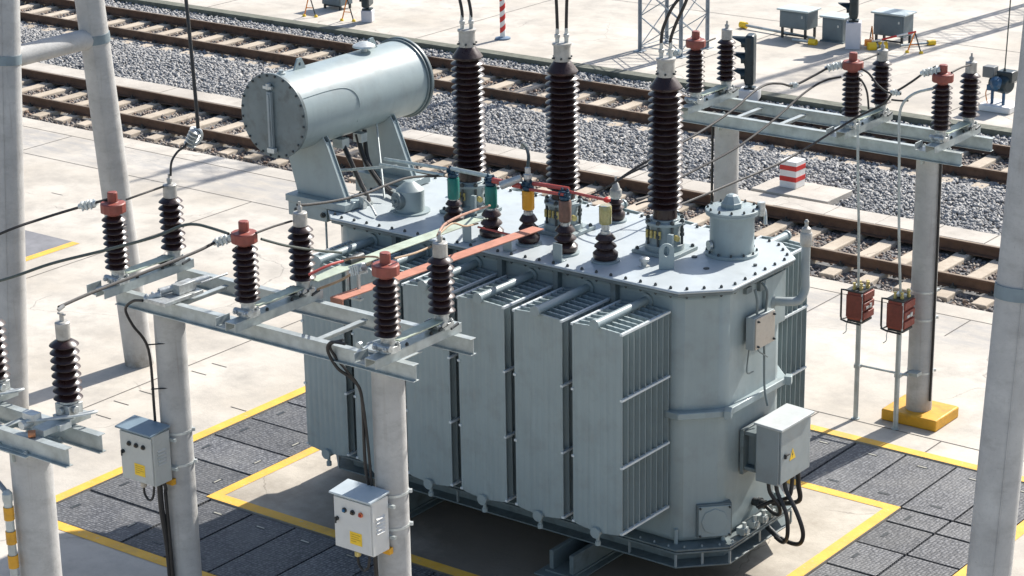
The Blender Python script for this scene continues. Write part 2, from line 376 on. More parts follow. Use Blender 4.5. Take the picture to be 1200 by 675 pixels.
# trench covers, one by one
protos = {}
def cover(x0, x1, y0, y1, label, group, slots=()):
    g_ = .014; w_ = round(x1-x0, 3); h_ = round(y1-y0, 3); key = (w_, h_, slots)
    zt = -.006 + random.uniform(-.004, .003)
    if key not in protos:
        m = MB(); sx = []
        m.bx(x0+g_, x1-g_, y0+g_, y1-g_, zt-.06, zt)
        for (u, v, alongx) in slots:
            cx = x0+u*w_; cy = y0+v*h_; a, b = (.055, .009) if alongx else (.009, .055)
            sx.append((cx, cy, a, b))
        o = m.build('trench_cover', cover_m, None, (x0, y0, zt), bevel=.004, smooth=0)
        for q, (cx, cy, a, b) in enumerate(sx):
            n = MB().bx(cx-a-.012, cx+a+.012, cy-b-.012, cy+b+.012, zt+.0005, zt+.003); mm = MB().bx(cx-a, cx+a, cy-b, cy+b, zt+.0035, zt+.005)
            r1 = n.build('lifting_slot', darkm, o, smooth=0)
            if q: mm.build('slot_light_strip', M('slot_light_paint', (.42, .40, .33), .5, var=.2), r1, smooth=0)  # pale strip paints the white light seen in the lifting hole
        protos[key] = o
    else: o = copy_tree(protos[key])
    o.location = (x0, y0, zt); tag(o, label, 'trench cover', group); return o
GR = 'black trench covers round the transformer pad'
SL = ((.5, .17, True), (.5, .83, True)); SLY = ((.17, .5, False), (.83, .5, False))
xs = [-18.14+.635*i for i in range(15)]
for i in range(14):
    x1 = -9.28 if i == 13 else xs[i+1]
    cover(xs[i], x1, 20.69, 22.06, 'ribbed black trench cover in the row behind the transformer, by the rail track side', GR, SL)
xs2 = [-18.14, -17.45, -16.81, -16.17, -15.54, -14.90, -14.26, -13.62, -12.98, -12.34, -11.70, -11.06, -10.42, -9.78, -9.28]
for i in range(14):
    if i < 2: continue
    cover(xs2[i], xs2[i+1], 15.16, 16.54, 'ribbed black trench cover in the row before the transformer front, mostly in its shadow', GR, SL)
ys = [15.95, 16.62, 17.29, 17.94, 18.58, 19.22, 19.87, 20.68]
cover(-18.14, -16.82, 15.16, 15.94, 'corner trench cover at the lower left bend of the yellow line', GR, SLY)
for i in range(7):
    if i == 0: cover(-18.14, -16.82, ys[0], 16.62, 'ribbed black trench cover in the column left of the transformer, second from the lower bend', GR, SLY)
    else: cover(-18.14, -16.91, ys[i], ys[i+1], 'ribbed black trench cover in the column left of the transformer pad', GR, SLY)
yr = [16.55, 17.1, 17.75, 18.38, 19.01, 19.65, 20.29, 20.68]
for i in range(7): 
    cover(-10.49, -9.9, yr[i], yr[i+1], 'ribbed dark trench cover in the inner column right of the transformer pad', GR, ((.3, .5, False),))
    cover(-9.9, -9.28, yr[i], yr[i+1], 'ribbed dark trench cover in the outer column beside the right leaning pole', GR, ())

# ------------------------------------------------------------------ railway
def stones(name, mat, regions, seed):
    r = np.random.default_rng(seed); C = []
    for (x0, x1, y0, y1, zf, dens, smin, smax, zj) in regions:
        n = int((x1-x0)*(y1-y0)*dens); x = r.uniform(x0, x1, n); yv = r.uniform(y0, y1, n)
        C.append(np.stack([x, yv, zf(x, yv)+r.uniform(-zj, zj, n), r.uniform(smin, smax, n)], 1))
    C = np.concatenate(C); n = len(C)
    base = np.array([(x, y_, z) for z in (-1, 1) for y_ in (-1, 1) for x in (-1, 1)], float)
    V = base[None]*(.62+.38*r.random((n, 8, 1)))*(.75+.5*r.random((n, 1, 3)))
    V += r.uniform(-.22, .22, (n, 8, 3))
    A = r.normal(size=(n, 4)); A /= np.linalg.norm(A, axis=1, keepdims=True); a, b, c, d = A.T
    Rm = np.stack([1-2*(c*c+d*d), 2*(b*c-a*d), 2*(b*d+a*c), 2*(b*c+a*d), 1-2*(b*b+d*d), 2*(c*d-a*b), 2*(b*d-a*c), 2*(c*d+a*b), 1-2*(b*b+c*c)], 1).reshape(n, 3, 3)
    V = np.einsum('nij,nkj->nki', Rm, V)*C[:, None, 3:4]*.5 + C[:, None, :3]
    F = np.array([(0, 2, 3, 1), (4, 5, 7, 6), (0, 1, 5, 4), (2, 6, 7, 3), (0, 4, 6, 2), (1, 3, 7, 5)])
    F = (F[None]+(np.arange(n)*8)[:, None, None]).reshape(-1)
    me = bpy.data.meshes.new(name); me.vertices.add(n*8); me.vertices.foreach_set('co', V.reshape(-1))
    me.loops.add(len(F)); me.loops.foreach_set('vertex_index', F.astype(np.int32))
    me.polygons.add(n*6); me.polygons.foreach_set('loop_start', np.arange(0, len(F), 4, dtype=np.int32))
    me.update(calc_edges=True); me.materials.append(mat)
    o = bpy.data.objects.new(name, me); col.objects.link(o); return tag(o, kind='stuff')
flat = lambda z: (lambda x, y_: np.full_like(x, z))
def mound(x, y_): return -.13 + .05*np.sin((y_-30.45)/3.0*PI) - .075*(y_>32.75) + .025*np.sin(x*1.7)*np.cos(y_*2.3)
tag(stones('ballast', stone_m, [(-39, -11, 30.42, 33.0, mound, 720, .036, .066, .03), (-39, -11, 33.0, 33.5, flat(-.215), 420, .04, .07, .02),
    (-41, -13, 35.2, 35.87, flat(-.10), 450, .045, .075, .03)], 3), 'loose grey crushed stone ballast between the two tracks', 'ballast')
tag(stones('track_ballast', stone_rust, [(-34, -10, 27.11, 28.22, flat(-.245), 300, .035, .065, .02), (-34, -10, 28.38, 29.74, flat(-.252), 420, .035, .065, .02),
    (-41, -13, 33.68, 35.05, flat(-.252), 380, .035, .065, .02)], 5), 'brownish ballast stones lying between the sleepers', 'ballast')
sheet('ballast_bed', bed_m, FX0, FX1, 27.1, 35.86, -.245)

def rail_mesh(y0, xa, xb):
    prof = [(-.07, -.172), (.07, -.172), (.07, -.160), (.012, -.145), (.010, -.045), (.035, -.035), (.036, -.004), (.030, 0), (-.030, 0), (-.036, -.004), (-.035, -.035), (-.010, -.045), (-.012, -.145), (-.07, -.160)]
    n = len(prof); vs = [(xa, y0+a, b) for a, b in prof]+[(xb, y0+a, b) for a, b in prof]
    return MB().add(vs, [tuple(range(n)), tuple(range(2*n-1, n-1, -1))]+[(i, n+i, n+(i+1) % n, (i+1) % n) for i in range(n)])
def track(y0, y1, label, x0, x1, ph):
    t = thing('railway_track', (x0, (y0+y1)/2, -.2), label, 'railway track', 'parallel railway tracks')
    for yy in (y0, y1):
        r = part(rail_mesh(yy, FX0, FX1), 'rail', rail_m, t, smooth=0)
        h = MB(); h.bx(FX0, FX1, yy-.024, yy+.024, .0005, .002); part(h, 'rail_head', railtop_m, r, smooth=0)
    n = int((x1-x0)/.6); yc = (y0+y1)/2; first = None
    for i in range(min(n, 96)):
        x = x0+ph+.6*i
        if first is None:
            m = MB(); L = 1.27
            pr = [(-.14, -.30), (.14, -.30), (.115, -.172), (-.115, -.172)]
            segs = [(-L, -.01), (-.95, 0), (-.6, 0), (-.45, -.012), (.45, -.012), (.6, 0), (.95, 0), (L, -.01)]
            vs = []; fs = []
            for s_, dz in segs:
                for k, (a, b) in enumerate(pr): vs.append((x+a, yc+s_, b+(dz if k > 1 else 0)))
            for k in range(len(segs)-1):
                for e in range(4): e2 = (e+1) % 4; fs.append((k*4+e, k*4+e2, k*4+4+e2, k*4+4+e))
            fs.append((3, 2, 1, 0)); fs.append(tuple(len(segs)*4-4+e for e in range(4)))
            m.add(vs, fs); first = part(m, 'sleeper', sleeper_m, t, bevel=.015, smooth=0)
            c = MB()
            for yy in (y0, y1):
                for s_ in (-1, 1): c.box((x, yy+s_*.095, -.155), (.1, .05, .03)); c.bolt((x, yy+s_*.1, -.14), r=.02, h=.03)
            cl = part(c, 'rail_clip', darkm, first); bx0 = x
        else:
            s = copy_tree(first, t); s.location = (x-bx0, 0, 0)
    return t
track(28.31, 29.81, 'nearer railway track with rusty rails on tan concrete sleepers, edged by concrete planks', -37.4, -9, .34)
track(33.59, 35.10, 'farther railway track with rusty rails behind the broad grey ballast strip', -42.2, -11, .10)
# plank strip beside the near track
pk = None
for i in range(36):
    x = -39.2 + .9*i
    if pk is None:
        pk = MB().bx(x+.006, x+.894, 29.87, 30.39, -.12, -.008).build('concrete_plank', strip_m, None, (x, 29.87, -.12), bevel=.008, smooth=0); o = pk
    else: o = pk.copy(); col.objects.link(o); o.location = (x, 29.87, -.12+random.uniform(-.006, .006))
    tag(o, 'flat pale concrete plank in the row along the far rail of the nearer track', 'concrete plank', 'concrete planks along the nearer track')
# ------------------------------------------------------------------ transformer
TX0, TX1, TY0, TY1, LZ = -16.2, -11.0, 17.58, 19.53, 3.15
def octo(ins, ch=.37):
    x0, x1, y0, y1 = TX0+ins, TX1-ins, TY0+ins, TY1-ins; c = ch
    return [(x0+c, y0), (x1-c, y0), (x1, y0+c), (x1, y1-c), (x1-c, y1), (x0+c, y1), (x0, y1-c), (x0, y0+c)]
T = thing('power_transformer', (-13.6, 18.55, 0), 'large grey power transformer with ribbed radiators, tall brown bushings and a drum on top', 'transformer')
P = lambda mb, n, m, parent=T, **k: part(mb, n, m, parent, **k)
tank = P(MB().prism(octo(.12, .34), .44, 3.085), 'tank', paint, bevel=.07)
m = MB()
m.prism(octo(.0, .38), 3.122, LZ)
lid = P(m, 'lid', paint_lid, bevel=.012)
m = MB(); m.prism(octo(.012, .38), 3.088, 3.119); P(m, 'lid_flange', paint_dk, lid, bevel=.006)
def ring_pts(ins, ch, sp):
    pl_ = octo(ins, ch); out = []
    for i in range(8):
        a = Vector((*pl_[i], 0)); b = Vector((*pl_[(i+1) % 8], 0)); L = (b-a).length; n = max(1, round(L/sp))
        for k in range(n): out.append(a.lerp(b, (k+.5)/n))
    return out
m = MB()
for p in ring_pts(.055, .36, .175): m.bolt((p.x, p.y, LZ), r=.017, h=.018); m.bolt((p.x, p.y, 3.087), (0, 0, -1), r=.016, h=.02)
P(m, 'flange_bolts', boltm, lid, smooth=0)
m = MB(); m.prism(octo(.055, .35), 1.80, 1.87); belt = P(m, 'belt', paint, bevel=.008)
m = MB()
for (x, y) in ((-11.05, 17.99), (-11.05, 19.15)): m.box((x, y, 1.84), (.07, .1, .09), .4)
P(m, 'belt_corner', paint, belt, bevel=.006)
m = MB(); m.prism(octo(-.02, .39), .425, .445); m.prism(octo(-.02, .39), .395, .415); m.prism(octo(.12, .36), .262, .398); m.prism(octo(-.02, .39), .245, .262)
base = P(m, 'base_flange', paint_dk, bevel=.004)
m = MB()
for p in ring_pts(-.0, .385, 1.1): m.box((p.x, p.y, .328), (.012, .03, .128))
for i, p in enumerate(octo(-.015, .39)): m.box((*p, .328), (.02, .02, .13))
for p in ring_pts(.02, .38, .17): m.bolt((p.x, p.y, .446), r=.012, h=.014)
P(m, 'flange_stiffener', paint_mid, base, smooth=0)
for sx in (-12.52, -14.9):
    m = MB(); m.bx(sx-.17, sx+.17, 17.15, 19.95, .02, .04); m.bx(sx-.15, sx-.10, 17.2, 19.9, .04, .243); m.bx(sx+.10, sx+.15, 17.2, 19.9, .04, .243)
    m.bx(sx-.24, sx+.24, 17.05, 20.05, .003, .02); P(m, 'skid_channel', paint_dk, bevel=.004)
# radiators
def fin(x0, w_, z0, z1, yc):
    n = 42; f = []; vs = []
    for i in range(n+1):
        u = i/n; amp = .0 if u < .05 or u > .95 else .008*abs(math.sin((u-.05)/.9*PI*7))**.6
        f.append((x0+u*w_, .004+amp))
    loop = [(x, yc-t) for x, t in f]+[(x, yc+t) for x, t in reversed(f)]
    return loop
RADS = {}
def radiator(xl, front=True):
    if front in RADS:
        x_, rr_ = RADS[front]; c_ = copy_tree(rr_, T); c_.location = (xl-x_, 0, 0); return
    w_ = .58; x0 = xl; ydir = -1 if front else 1; yw = 17.70 if front else 19.41
    r = MB(); nf = 9; Z0, Z1 = .80, 2.925
    ys_ = [yw+ydir*(.05+.80*k/(nf-1)) for k in range(nf)]
    for yy in ys_:
        lp = fin(x0, w_, Z0, Z1, yy); ccw = lp
        N = len(ccw); cx = x0+w_/2
        def zt(x): return Z1-max(0, abs(x-cx)-.06)*.06
        def zb(x): return Z0+max(0, abs(x-cx)-.06)*.13
        vs = [(x, y_, zb(x)) for x, y_ in ccw]+[(x, y_, zt(x)) for x, y_ in ccw]
        r.add(vs, [(i, (i+1) % N, N+(i+1) % N, N+i) for i in range(N)])
        h = N//2
        r.add(vs, [(i, i+1, N-2-i, N-1-i) for i in range(h-1)] + [(N+i+1, N+i, 2*N-1-i, 2*N-2-i) for i in range(h-1)])
    rad = r.build('radiator', paint, T, smooth=25); RADS[front] = (xl, rad)
    cx = x0+w_/2; ye = ys_[-1]+ydir*.03
    m = MB()
    for zz in (2.955, .80): m.cyl((cx, yw, zz), (cx, ye, zz), .043, n=18)
    for yy in ys_[:-1]:
        m.cyl((cx, yy, 2.93), (cx, yy, 2.9), .03, n=6)
    for zz in (2.955, .80): m.cyl((cx, ye, zz), (cx, ye+ydir*.022, zz), .056, n=20)
    m.cyl((cx, ye-ydir*.03, .76), (cx, ye-ydir*.03, .69), .018, n=10); m.cyl((cx, ye-ydir*.03, .70), (cx, ye-ydir*.03, .655), .028, n=10)
    m.cyl((cx, yw+ydir*.0, 2.955), (cx, yw+ydir*.025, 2.955), .075, n=20)
    P(m, 'header_pipe', paint, rad)
    m = MB()
    for xx in (x0+.004, x0+w_-.004):
        for zz in (2.90, 2.233, 1.536, .845): m.box((xx, (ys_[0]+ys_[-1])/2, zz), (.03, abs(ys_[-1]-ys_[0])+.03, .022))
    P(m, 'tie_bar', paint_tie, rad, smooth=0)
for k in range(6): radiator(-12.11-.70*k, True)
for k in range(6): radiator(-12.07-.70*k, False)
# brackets that hang behind the lid between radiators
m = MB()
for k in range(1, 6): xx = -11.53-.70*k+.06-.0; m.bx(xx-.03, xx+.03, 17.62, 17.695, 2.72, 3.086)
P(m, 'tank_rib', paint_dk, tank, bevel=.004)
m = MB()
for x, y_ in octo(.12, .34): m.cyl((x, y_, .446), (x, y_, .60), .022, n=8)
P(m, 'tank_corner_lug', paint, tank)

# turret (oil filled dome beside the bushings)
tx, ty = -11.61, 18.92
m = MB(); m.lathe([(.27, LZ), (.27, LZ+.03), (.262, LZ+.034)], (tx, ty, 0), 40); m.lathe([(.225, LZ+.03), (.225, LZ+.43)], (tx, ty, 0), 40)
m.lathe([(.27, LZ+.425), (.27, LZ+.45)], (tx, ty, 0), 40)
tur = P(m, 'turret', paint, bevel=.003)
m = MB(); m.lathe([(.272, LZ+.453), (.272, LZ+.475), (.26, LZ+.48)], (tx, ty, 0), 40); cap = P(m, 'turret_cover', paint, tur)
m = MB(); m.lathe([(.11, 0), (.11, .05), (.10, .055), (.06, .12), (.03, .135)], (tx-.02, ty+.02, LZ+.48), 8); P(m, 'turret_knob', paint, cap, smooth=20)
m = MB(); m2 = MB()
for k in range(12):
    a = 2*PI*k/12; m.bolt((tx+.245*math.cos(a), ty+.245*math.sin(a), LZ+.48), r=.014); m2.bolt((tx+.252*math.cos(a), ty+.252*math.sin(a), LZ+.034), r=.013)
P(m, 'turret_bolt', boltm, cap, smooth=0); P(m2, 'turret_bolt', boltm, tur)
m = MB(); m.lathe([(.05, 0), (.05, .03)], (tx-.12, ty-.205, LZ+.12), 14, (-.5, -.86, .0)); m.tube([(tx+.1, ty+.2, LZ+.44), (tx+.22, ty+.24, LZ+.45), (tx+.27, ty+.2, LZ+.3)], .02)
m.cyl((tx+.24, ty+.16, LZ+.40), (tx+.24, ty+.16, LZ+.54), .04, n=12); P(m, 'relief_valve', alu, tur)

# high voltage bushings
def shed_profile(r0, r1, z0, z1, n, alt=0., droop=.35):
    p = [(r0, z0)]; pitch = (z1-z0)/n
    for i in range(n):
        z = z0+pitch*i; rr = r1*(1-(alt if i % 2 else 0))
        p += [(r0, z+pitch*.22), (rr-.012, z+pitch*.22+.0*pitch), (rr, z+pitch*.30), (rr-.006, z+pitch*.42), (r0+.012, z+pitch*(.42+droop)), (r0, z+pitch*.92)]
    return p
def hv(x, y_):
    c = (x, y_, 0)
    m = MB(); m.box((x, y_, LZ+.022), (.50, .46, .036)); m.lathe([(.20, LZ+.04), (.20, LZ+.10), (.17, LZ+.11), (.15, LZ+.22), (.165, LZ+.30), (.20, LZ+.305), (.20, LZ+.335), (.15, LZ+.34), (.15, LZ+.36)], c, 28)
    b = P(m, 'high_voltage_bushing', paint, bevel=.003)
    m = MB()
    for k in range(8):
        a = 2*PI*k/8+.2; px, py = x+.185*math.cos(a), y_+.185*math.sin(a)
        m.cyl((px, py, LZ+.10), (px, py, LZ+.33), .014, n=8); m.bolt((px, py, LZ+.33), r=.026, h=.024); m.bolt((px, py, LZ+.19), r=.026, h=.03)
    for sx, sy in ((-1, -1), (1, -1), (1, 1), (-1, 1)): m.bolt((x+sx*.21, y_+sy*.19, LZ+.042), r=.022)
    P(m, 'clamp_bolt', boltm, b, smooth=0)
    m = MB()
    for k in range(4): m.cyl((x-.10+.05*k, y_-.175, LZ+.18), (x-.10+.05*k, y_-.175, LZ+.26), .016, n=8)
    m.cyl((x+.19, y_-.1, LZ+.2), (x+.23, y_-.12, LZ+.2), .03, n=10); P(m, 'test_tap', brass, b)
    m = MB(); m.bx(x+.16, x+.22, y_-.21, y_-.17, LZ+.04, LZ+.26); m.bx(x-.27, x-.2, y_+.05, y_+.13, LZ+.04, LZ+.2); P(m, 'collar_bracket', paint, b, bevel=.004)
    m = MB(); pr = [(.125, LZ+.35), (.118, LZ+.45)] + shed_profile(.112, .178, LZ+.46, 4.83, 19, .0)[1:] + [(.112, 4.83), (.155, 4.84), (.165, 4.86), (.095, 4.955), (.085, 4.965)]
    m.lathe(pr, c, 32); P(m, 'porcelain', porc, b, smooth=40)
    m = MB(); m.lathe([(.088, 4.965), (.088, 5.125), (.10, 5.13), (.10, 5.15), (.088, 5.153)], c, 24); cp = P(m, 'cap', capgrey, b)
    m = MB()
    for k in range(6): a = 2*PI*k/6; m.bolt((x+.088*math.cos(a), y_+.088*math.sin(a), 5.0), (math.cos(a), math.sin(a), 0), r=.012)
    P(m, 'cap_bolt', boltm, cp, smooth=0)
    m = MB()
    for s in (-1, 1): m.lathe([(.022, 0), (.022, .05), (.03, .055), (.03, .085), (.02, .09), (.017, .15)], (x+s*.035, y_+s*.03, 5.153), 10)
    P(m, 'terminal', alu, cp)
for x in (-14.70, -13.47, -12.205): hv(x, 18.60)
def hv_cable(x, y_, pts, label):
    t = MB().tube([(x, y_, 5.25), (x, y_, 5.34)]+pts, .017, 8)
    tag(t.build('bushing_cable', black, None, (x, y_, 5.25)), label, 'cable', 'black cables rising from the high voltage bushings')
for i, x in enumerate((-14.70, -13.47, -12.205)):
    w_ = ('left', 'middle', 'right')[i]
    for s, nm in ((-1, 'first'), (1, 'second')):
        cx, cy = x+s*.035, 18.6+s*.03
        if i == 0: pts = [(cx-.04, cy, 5.5), (cx-.13, cy-.02, 5.75), (cx-.2, cy-.02, 6.1), (cx-.25, cy, 8)]
        elif i == 1: pts = [(cx+s*.01, cy, 5.6), (cx+s*.04+.0, cy, 6.1), (cx+s*.07, cy, 8)]
        elif s < 0: pts = [(cx+.03, cy, 5.48), (cx+.15, cy+.03, 5.72), (cx+.38, cy+.1, 5.92), (cx+.75, cy+.25, 6.1), (cx+2.2, cy+1.0, 7.4)]
        else: pts = [(cx+.06, cy, 5.5), (cx+.2, cy, 5.8), (cx+.28, cy, 6.2), (cx+.36, cy, 8)]
        hv_cable(cx, cy, pts, {-1: 'thick black cable on the left stud of the %s tall bushing', 1: 'thick black cable on the right stud of the %s tall bushing'}[s] % w_)

# low voltage bushings with coloured sleeves
def lv(x, y_, zs, sl, slm, cl=None, rs=.115, n=3):
    z0, z1 = zs; c = (x, y_, 0)
    m = MB(); m.lathe([(rs+.03, LZ+.002), (rs+.03, LZ+.02), (rs, LZ+.024)], c, 24); b = P(m, 'low_voltage_bushing', paint)
    p = [(rs*.95, LZ+.022), (rs*1.1, LZ+.05), (rs*1.12, LZ+.085), (rs*.8, LZ+.12), (rs*.62, LZ+.13)]
    k = n-1; q = (z1-LZ-.13)/k
    for i in range(k):
        z = LZ+.13+q*i; rr = rs*(1.0-.1*i); p += [(rs*.6, z+.1*q), (rr-.008, z+.22*q), (rr, z+.34*q), (rr-.008, z+.5*q), (rs*.65, z+.85*q), (rs*.58, z+.95*q)]
    m = MB().lathe(p, c, 26); P(m, 'porcelain', porc, b, smooth=45)
    m = MB(); m.lathe([(.05, z1-.02), (.05, z1+.03), (.035, z1+.035), (.035, sl[0]+.02)], c, 14)
    for a in range(4): m.cyl((x+.04*math.cos(a*1.57), y_+.04*math.sin(a*1.57), z1), (x+.04*math.cos(a*1.57), y_+.04*math.sin(a*1.57), sl[0]+.03), .009, n=6)
    P(m, 'stem', alu, b)
    m = MB(); m.lathe([(.060, sl[0]), (.064, sl[0]+.01), (.064, sl[1]-.01), (.058, sl[1])], c, 20); P(m, 'sleeve', slm, b)
    if cl:
        m = MB(); zc = sl[1]; m.lathe([(.045, zc), (.06, zc+.015), (.06, zc+.04), (.05, zc+.05)], c, 10); m.box((x, y_, zc+.07), (.11, .07, .05)); 
        for s in (-1, 1): m.bolt((x+s*.035, y_-.035, zc+.07), (0, -1, 0), r=.016, h=.02); m.bolt((x+s*.035, y_, zc+.095), r=.016, h=.02)
        P(m, 'clamp', cl, b, bevel=.003)
    return b
lv(-14.57, 18.15, (LZ, 3.42), (3.43, 3.66), greenp, bluem, .10)
lv(-13.94, 17.98, (LZ, 3.46), (3.48, 3.71), greenp, bluem)
lv(-13.50, 18.03, (LZ, 3.47), (3.52, 3.72), yelsl, bluem, .105)
lv(-13.0, 17.98, (LZ, 3.45), (3.49, 3.71), brownsl, bluem)
lv(-12.52, 18.0, (LZ, 3.44), (3.54, 3.73), glassy)
b = lv(-13.22, 19.2, (LZ, 3.40), (3.42, 3.50), capgrey, None, .09)
P(MB().lathe([(.05, 0), (.03, .06), (.012, .08), (.012, .14)], (-13.22, 19.2, 3.50), 14), 'terminal_cap', capgrey, b)
# small brackets, lug, plugs and oval on the lid
m = MB()
for x in (-14.05, -13.53, -12.9): m.bx(x-.055, x+.055, 17.70, 17.712, LZ+.001, LZ+.19); m.bx(x-.055, x+.055, 17.712, 17.79, LZ+.001, LZ+.012)
br = P(m, 'busbar_bracket', paint, bevel=.002)
m = MB(); cx, cy = -11.87, 18.12
arch = [(-.075, 0), (-.075, .19)]+[(.075*math.cos(a), .19+.075*math.sin(a)) for a in np.linspace(PI, 0, 13)][1:-1]+[(.075, .19), (.075, 0)]
hole = (0, .185, .03, .055)
tri_hole = (0, .065, .022, .022)
def plate_with_hole(mb, out, hole, o, ex, ez, t):
    o = Vector(o); ex = Vector(ex); ez = Vector(ez); tn = ex.cross(ez).normalized()*t
    outr = []; hl = []
    for q in range(len(out)):
        p0 = Vector(out[q]); p1 = Vector(out[(q+1) % len(out)]); n_ = max(1, int((p1-p0).length/.02))
        for e in range(n_): outr.append(tuple(p0.lerp(p1, e/n_)))
    for a_, b_ in outr:
        an = math.atan2((b_-hole[1])/hole[3], (a_-hole[0])/hole[2]); hl.append((hole[0]+hole[2]*math.cos(an), hole[1]+hole[3]*math.sin(an)))
    hole = hl; N = len(hole)
    V = []
    for off in (-.5, .5):
        for L in (outr, hole): V += [o+ex*a+ez*b+tn*off for a, b in L]
    F = []
    for i in range(N):
        k = (i+1) % N
        F += [(i, k, N+k, N+i), (2*N+i, 3*N+i, 3*N+k, 2*N+k), (i, 2*N+i, 2*N+k, k), (N+i, N+k, 3*N+k, 3*N+i)]
    mb.add(V, F)
plate_with_hole(m, arch, hole, (cx, cy, LZ), (.75, .66, 0), (0, 0, 1), .028)
P(m, 'lifting_lug', paint, bevel=.003)
m = MB(); plate_with_hole(m, arch, hole, (-15.2, 19.2, LZ), (.75, .66, 0), (0, 0, 1), .028); P(m, 'lifting_lug', paint, bevel=.003)
m = MB(); m.lathe([(.055, 0), (.055, .012), (.03, .016), (.03, .05), (.05, .055), (.05, .085), (.035, .095)], (-12.10, 18.07, LZ), 16); P(m, 'filler_plug', alu)
m = MB(); m.lathe([(.03, 0), (.03, .01), (.015, .014)], (-11.55, 18.35, LZ), 10); m.lathe([(.02, 0), (.02, .02)], (-11.2, 18.7, LZ), 8); m.lathe([(.03, 0), (.03, .012)], (-11.85, 18.6, LZ), 10); P(m, 'lid_plug', boltm)
# manhole dome near the drum tank
m = MB(); c = (-15.25, 18.25, LZ); m.lathe([(.215, 0), (.215, .018)], c, 30); m.lathe([(.155, .018), (.155, .25), (.15, .255), (.05, .335), (.04, .34)], c, 30); mh = P(m, 'manhole_dome', paint)
m = MB(); d = Vector((-.25, -.95, 0)).normalized(); o = Vector(c)+Vector((0, 0, .15))+d*.15; m.lathe([(.095, -.02), (.095, .035), (.085, .04)], o, 22, d); m.lathe([(.06, .04), (.06, .045)], o, 18, d); m.lathe([(.02, .055), (.02, .075)], o, 8, d)
for k in range(6): a = k*PI/3; m.bolt(o+d*.055+Vector((d.y*math.cos(a)*-.065, d.x*math.cos(a)*.065, math.sin(a)*.065)), d, r=.009, h=.008)
P(m, 'gauge_cover', paint_dk, mh)
# loose cables and little fittings by the drum
m = MB(); m.box((-15.75, 18.05, LZ+.07), (.06, .06, .13)); m.tube([(-15.72, 18.05, LZ+.1), (-15.55, 17.95, LZ+.08), (-15.4, 17.85, LZ+.03)], .012); m.tube([(-15.75, 18.05, LZ+.12), (-15.95, 17.9, LZ+.1), (-16.0, 17.8, LZ+.02)], .010)
P(m, 'drain_fitting', alu)

# conservator drum
cx, cz, R = -16.5, 4.19, .43
m = MB(); m.cyl((cx, 17.54, cz), (cx, 19.66, cz), R, n=64); con = P(m, 'oil_drum', paint, smooth=50)
m = MB(); m.cyl((cx, 17.50, cz), (cx, 17.525, cz), R+.035, n=64); m.cyl((cx, 17.528, cz), (cx, 17.548, cz), R+.03, n=64); fc = P(m, 'end_cover', paint_dk, con, bevel=.003)
m = MB()
for k in range(24): a = 2*PI*(k+.5)/24; m.bolt((cx+(R+.012)*math.cos(a), 17.50, cz+(R+.012)*math.sin(a)), (0, -1, 0), r=.014, h=.012)
P(m, 'cover_bolt', boltm, fc, smooth=0)
m = MB(); m.bx(cx-.045, cx+.015, 17.455, 17.497, cz-.36, cz+.27); m.bx(cx-.03, cx, 17.44, 17.455, cz-.33, cz+.25); P(m, 'oil_level_gauge', paint_mid, fc, bevel=.004)
m = MB(); m.lathe([(.03, 0), (.03, .06)], (cx-.02, 17.47, cz+.30), 10); m.box((cx-.02, 17.46, cz+.32), (.12, .03, .03)); m.box((cx, 17.46, cz-.37), (.1, .05, .05)); P(m, 'gauge_valve', galv_lt, fc)
m = MB(); m.cyl((cx, 19.64, cz), (cx, 19.68, cz), R+.035, n=64); m.cyl((cx, 19.60, cz), (cx, 19.625, cz), R+.02, n=64); P(m, 'back_flange', paint_dk, con, bevel=.006)
tri = [(-.1, 0), (.1, 0), (.03, .13), (-.03, .13)]
m = MB(); plate_with_hole(m, tri, tri_hole, (cx, 17.95, cz+R-.01), (0, 1, 0), (0, 0, 1), .02)
plate_with_hole(m, tri, tri_hole, (cx, 19.15, cz+R-.01), (0, 1, 0), (0, 0, 1), .02)
P(m, 'drum_lug', paint, con)
m = MB(); m.lathe([(.05, 0), (.05, .02), (.03, .024), (.03, .05)], (cx, 17.66, cz+R-.006), 12); P(m, 'vent_plug', galv, con)
m = MB(); m.lathe([(.035, 0), (.035, .05), (.06, .05), (.13, .06), (.125, .08), (.05, .115), (.02, .12)], (cx+.02, 19.0, cz+R-.01), 18); P(m, 'breather_cap', galv_lt, con)
m = MB(); pts = [(cx+(R+.002)*math.cos(a), y_, cz+(R+.002)*math.sin(a)) for a, y_ in ((.55, 17.56), (.56, 18.0), (.5, 18.25), (.3, 18.38), (.0, 18.42), (-.5, 18.43))]
m.tube(pts, .005, 6); P(m, 'weld_seam', paint, con)
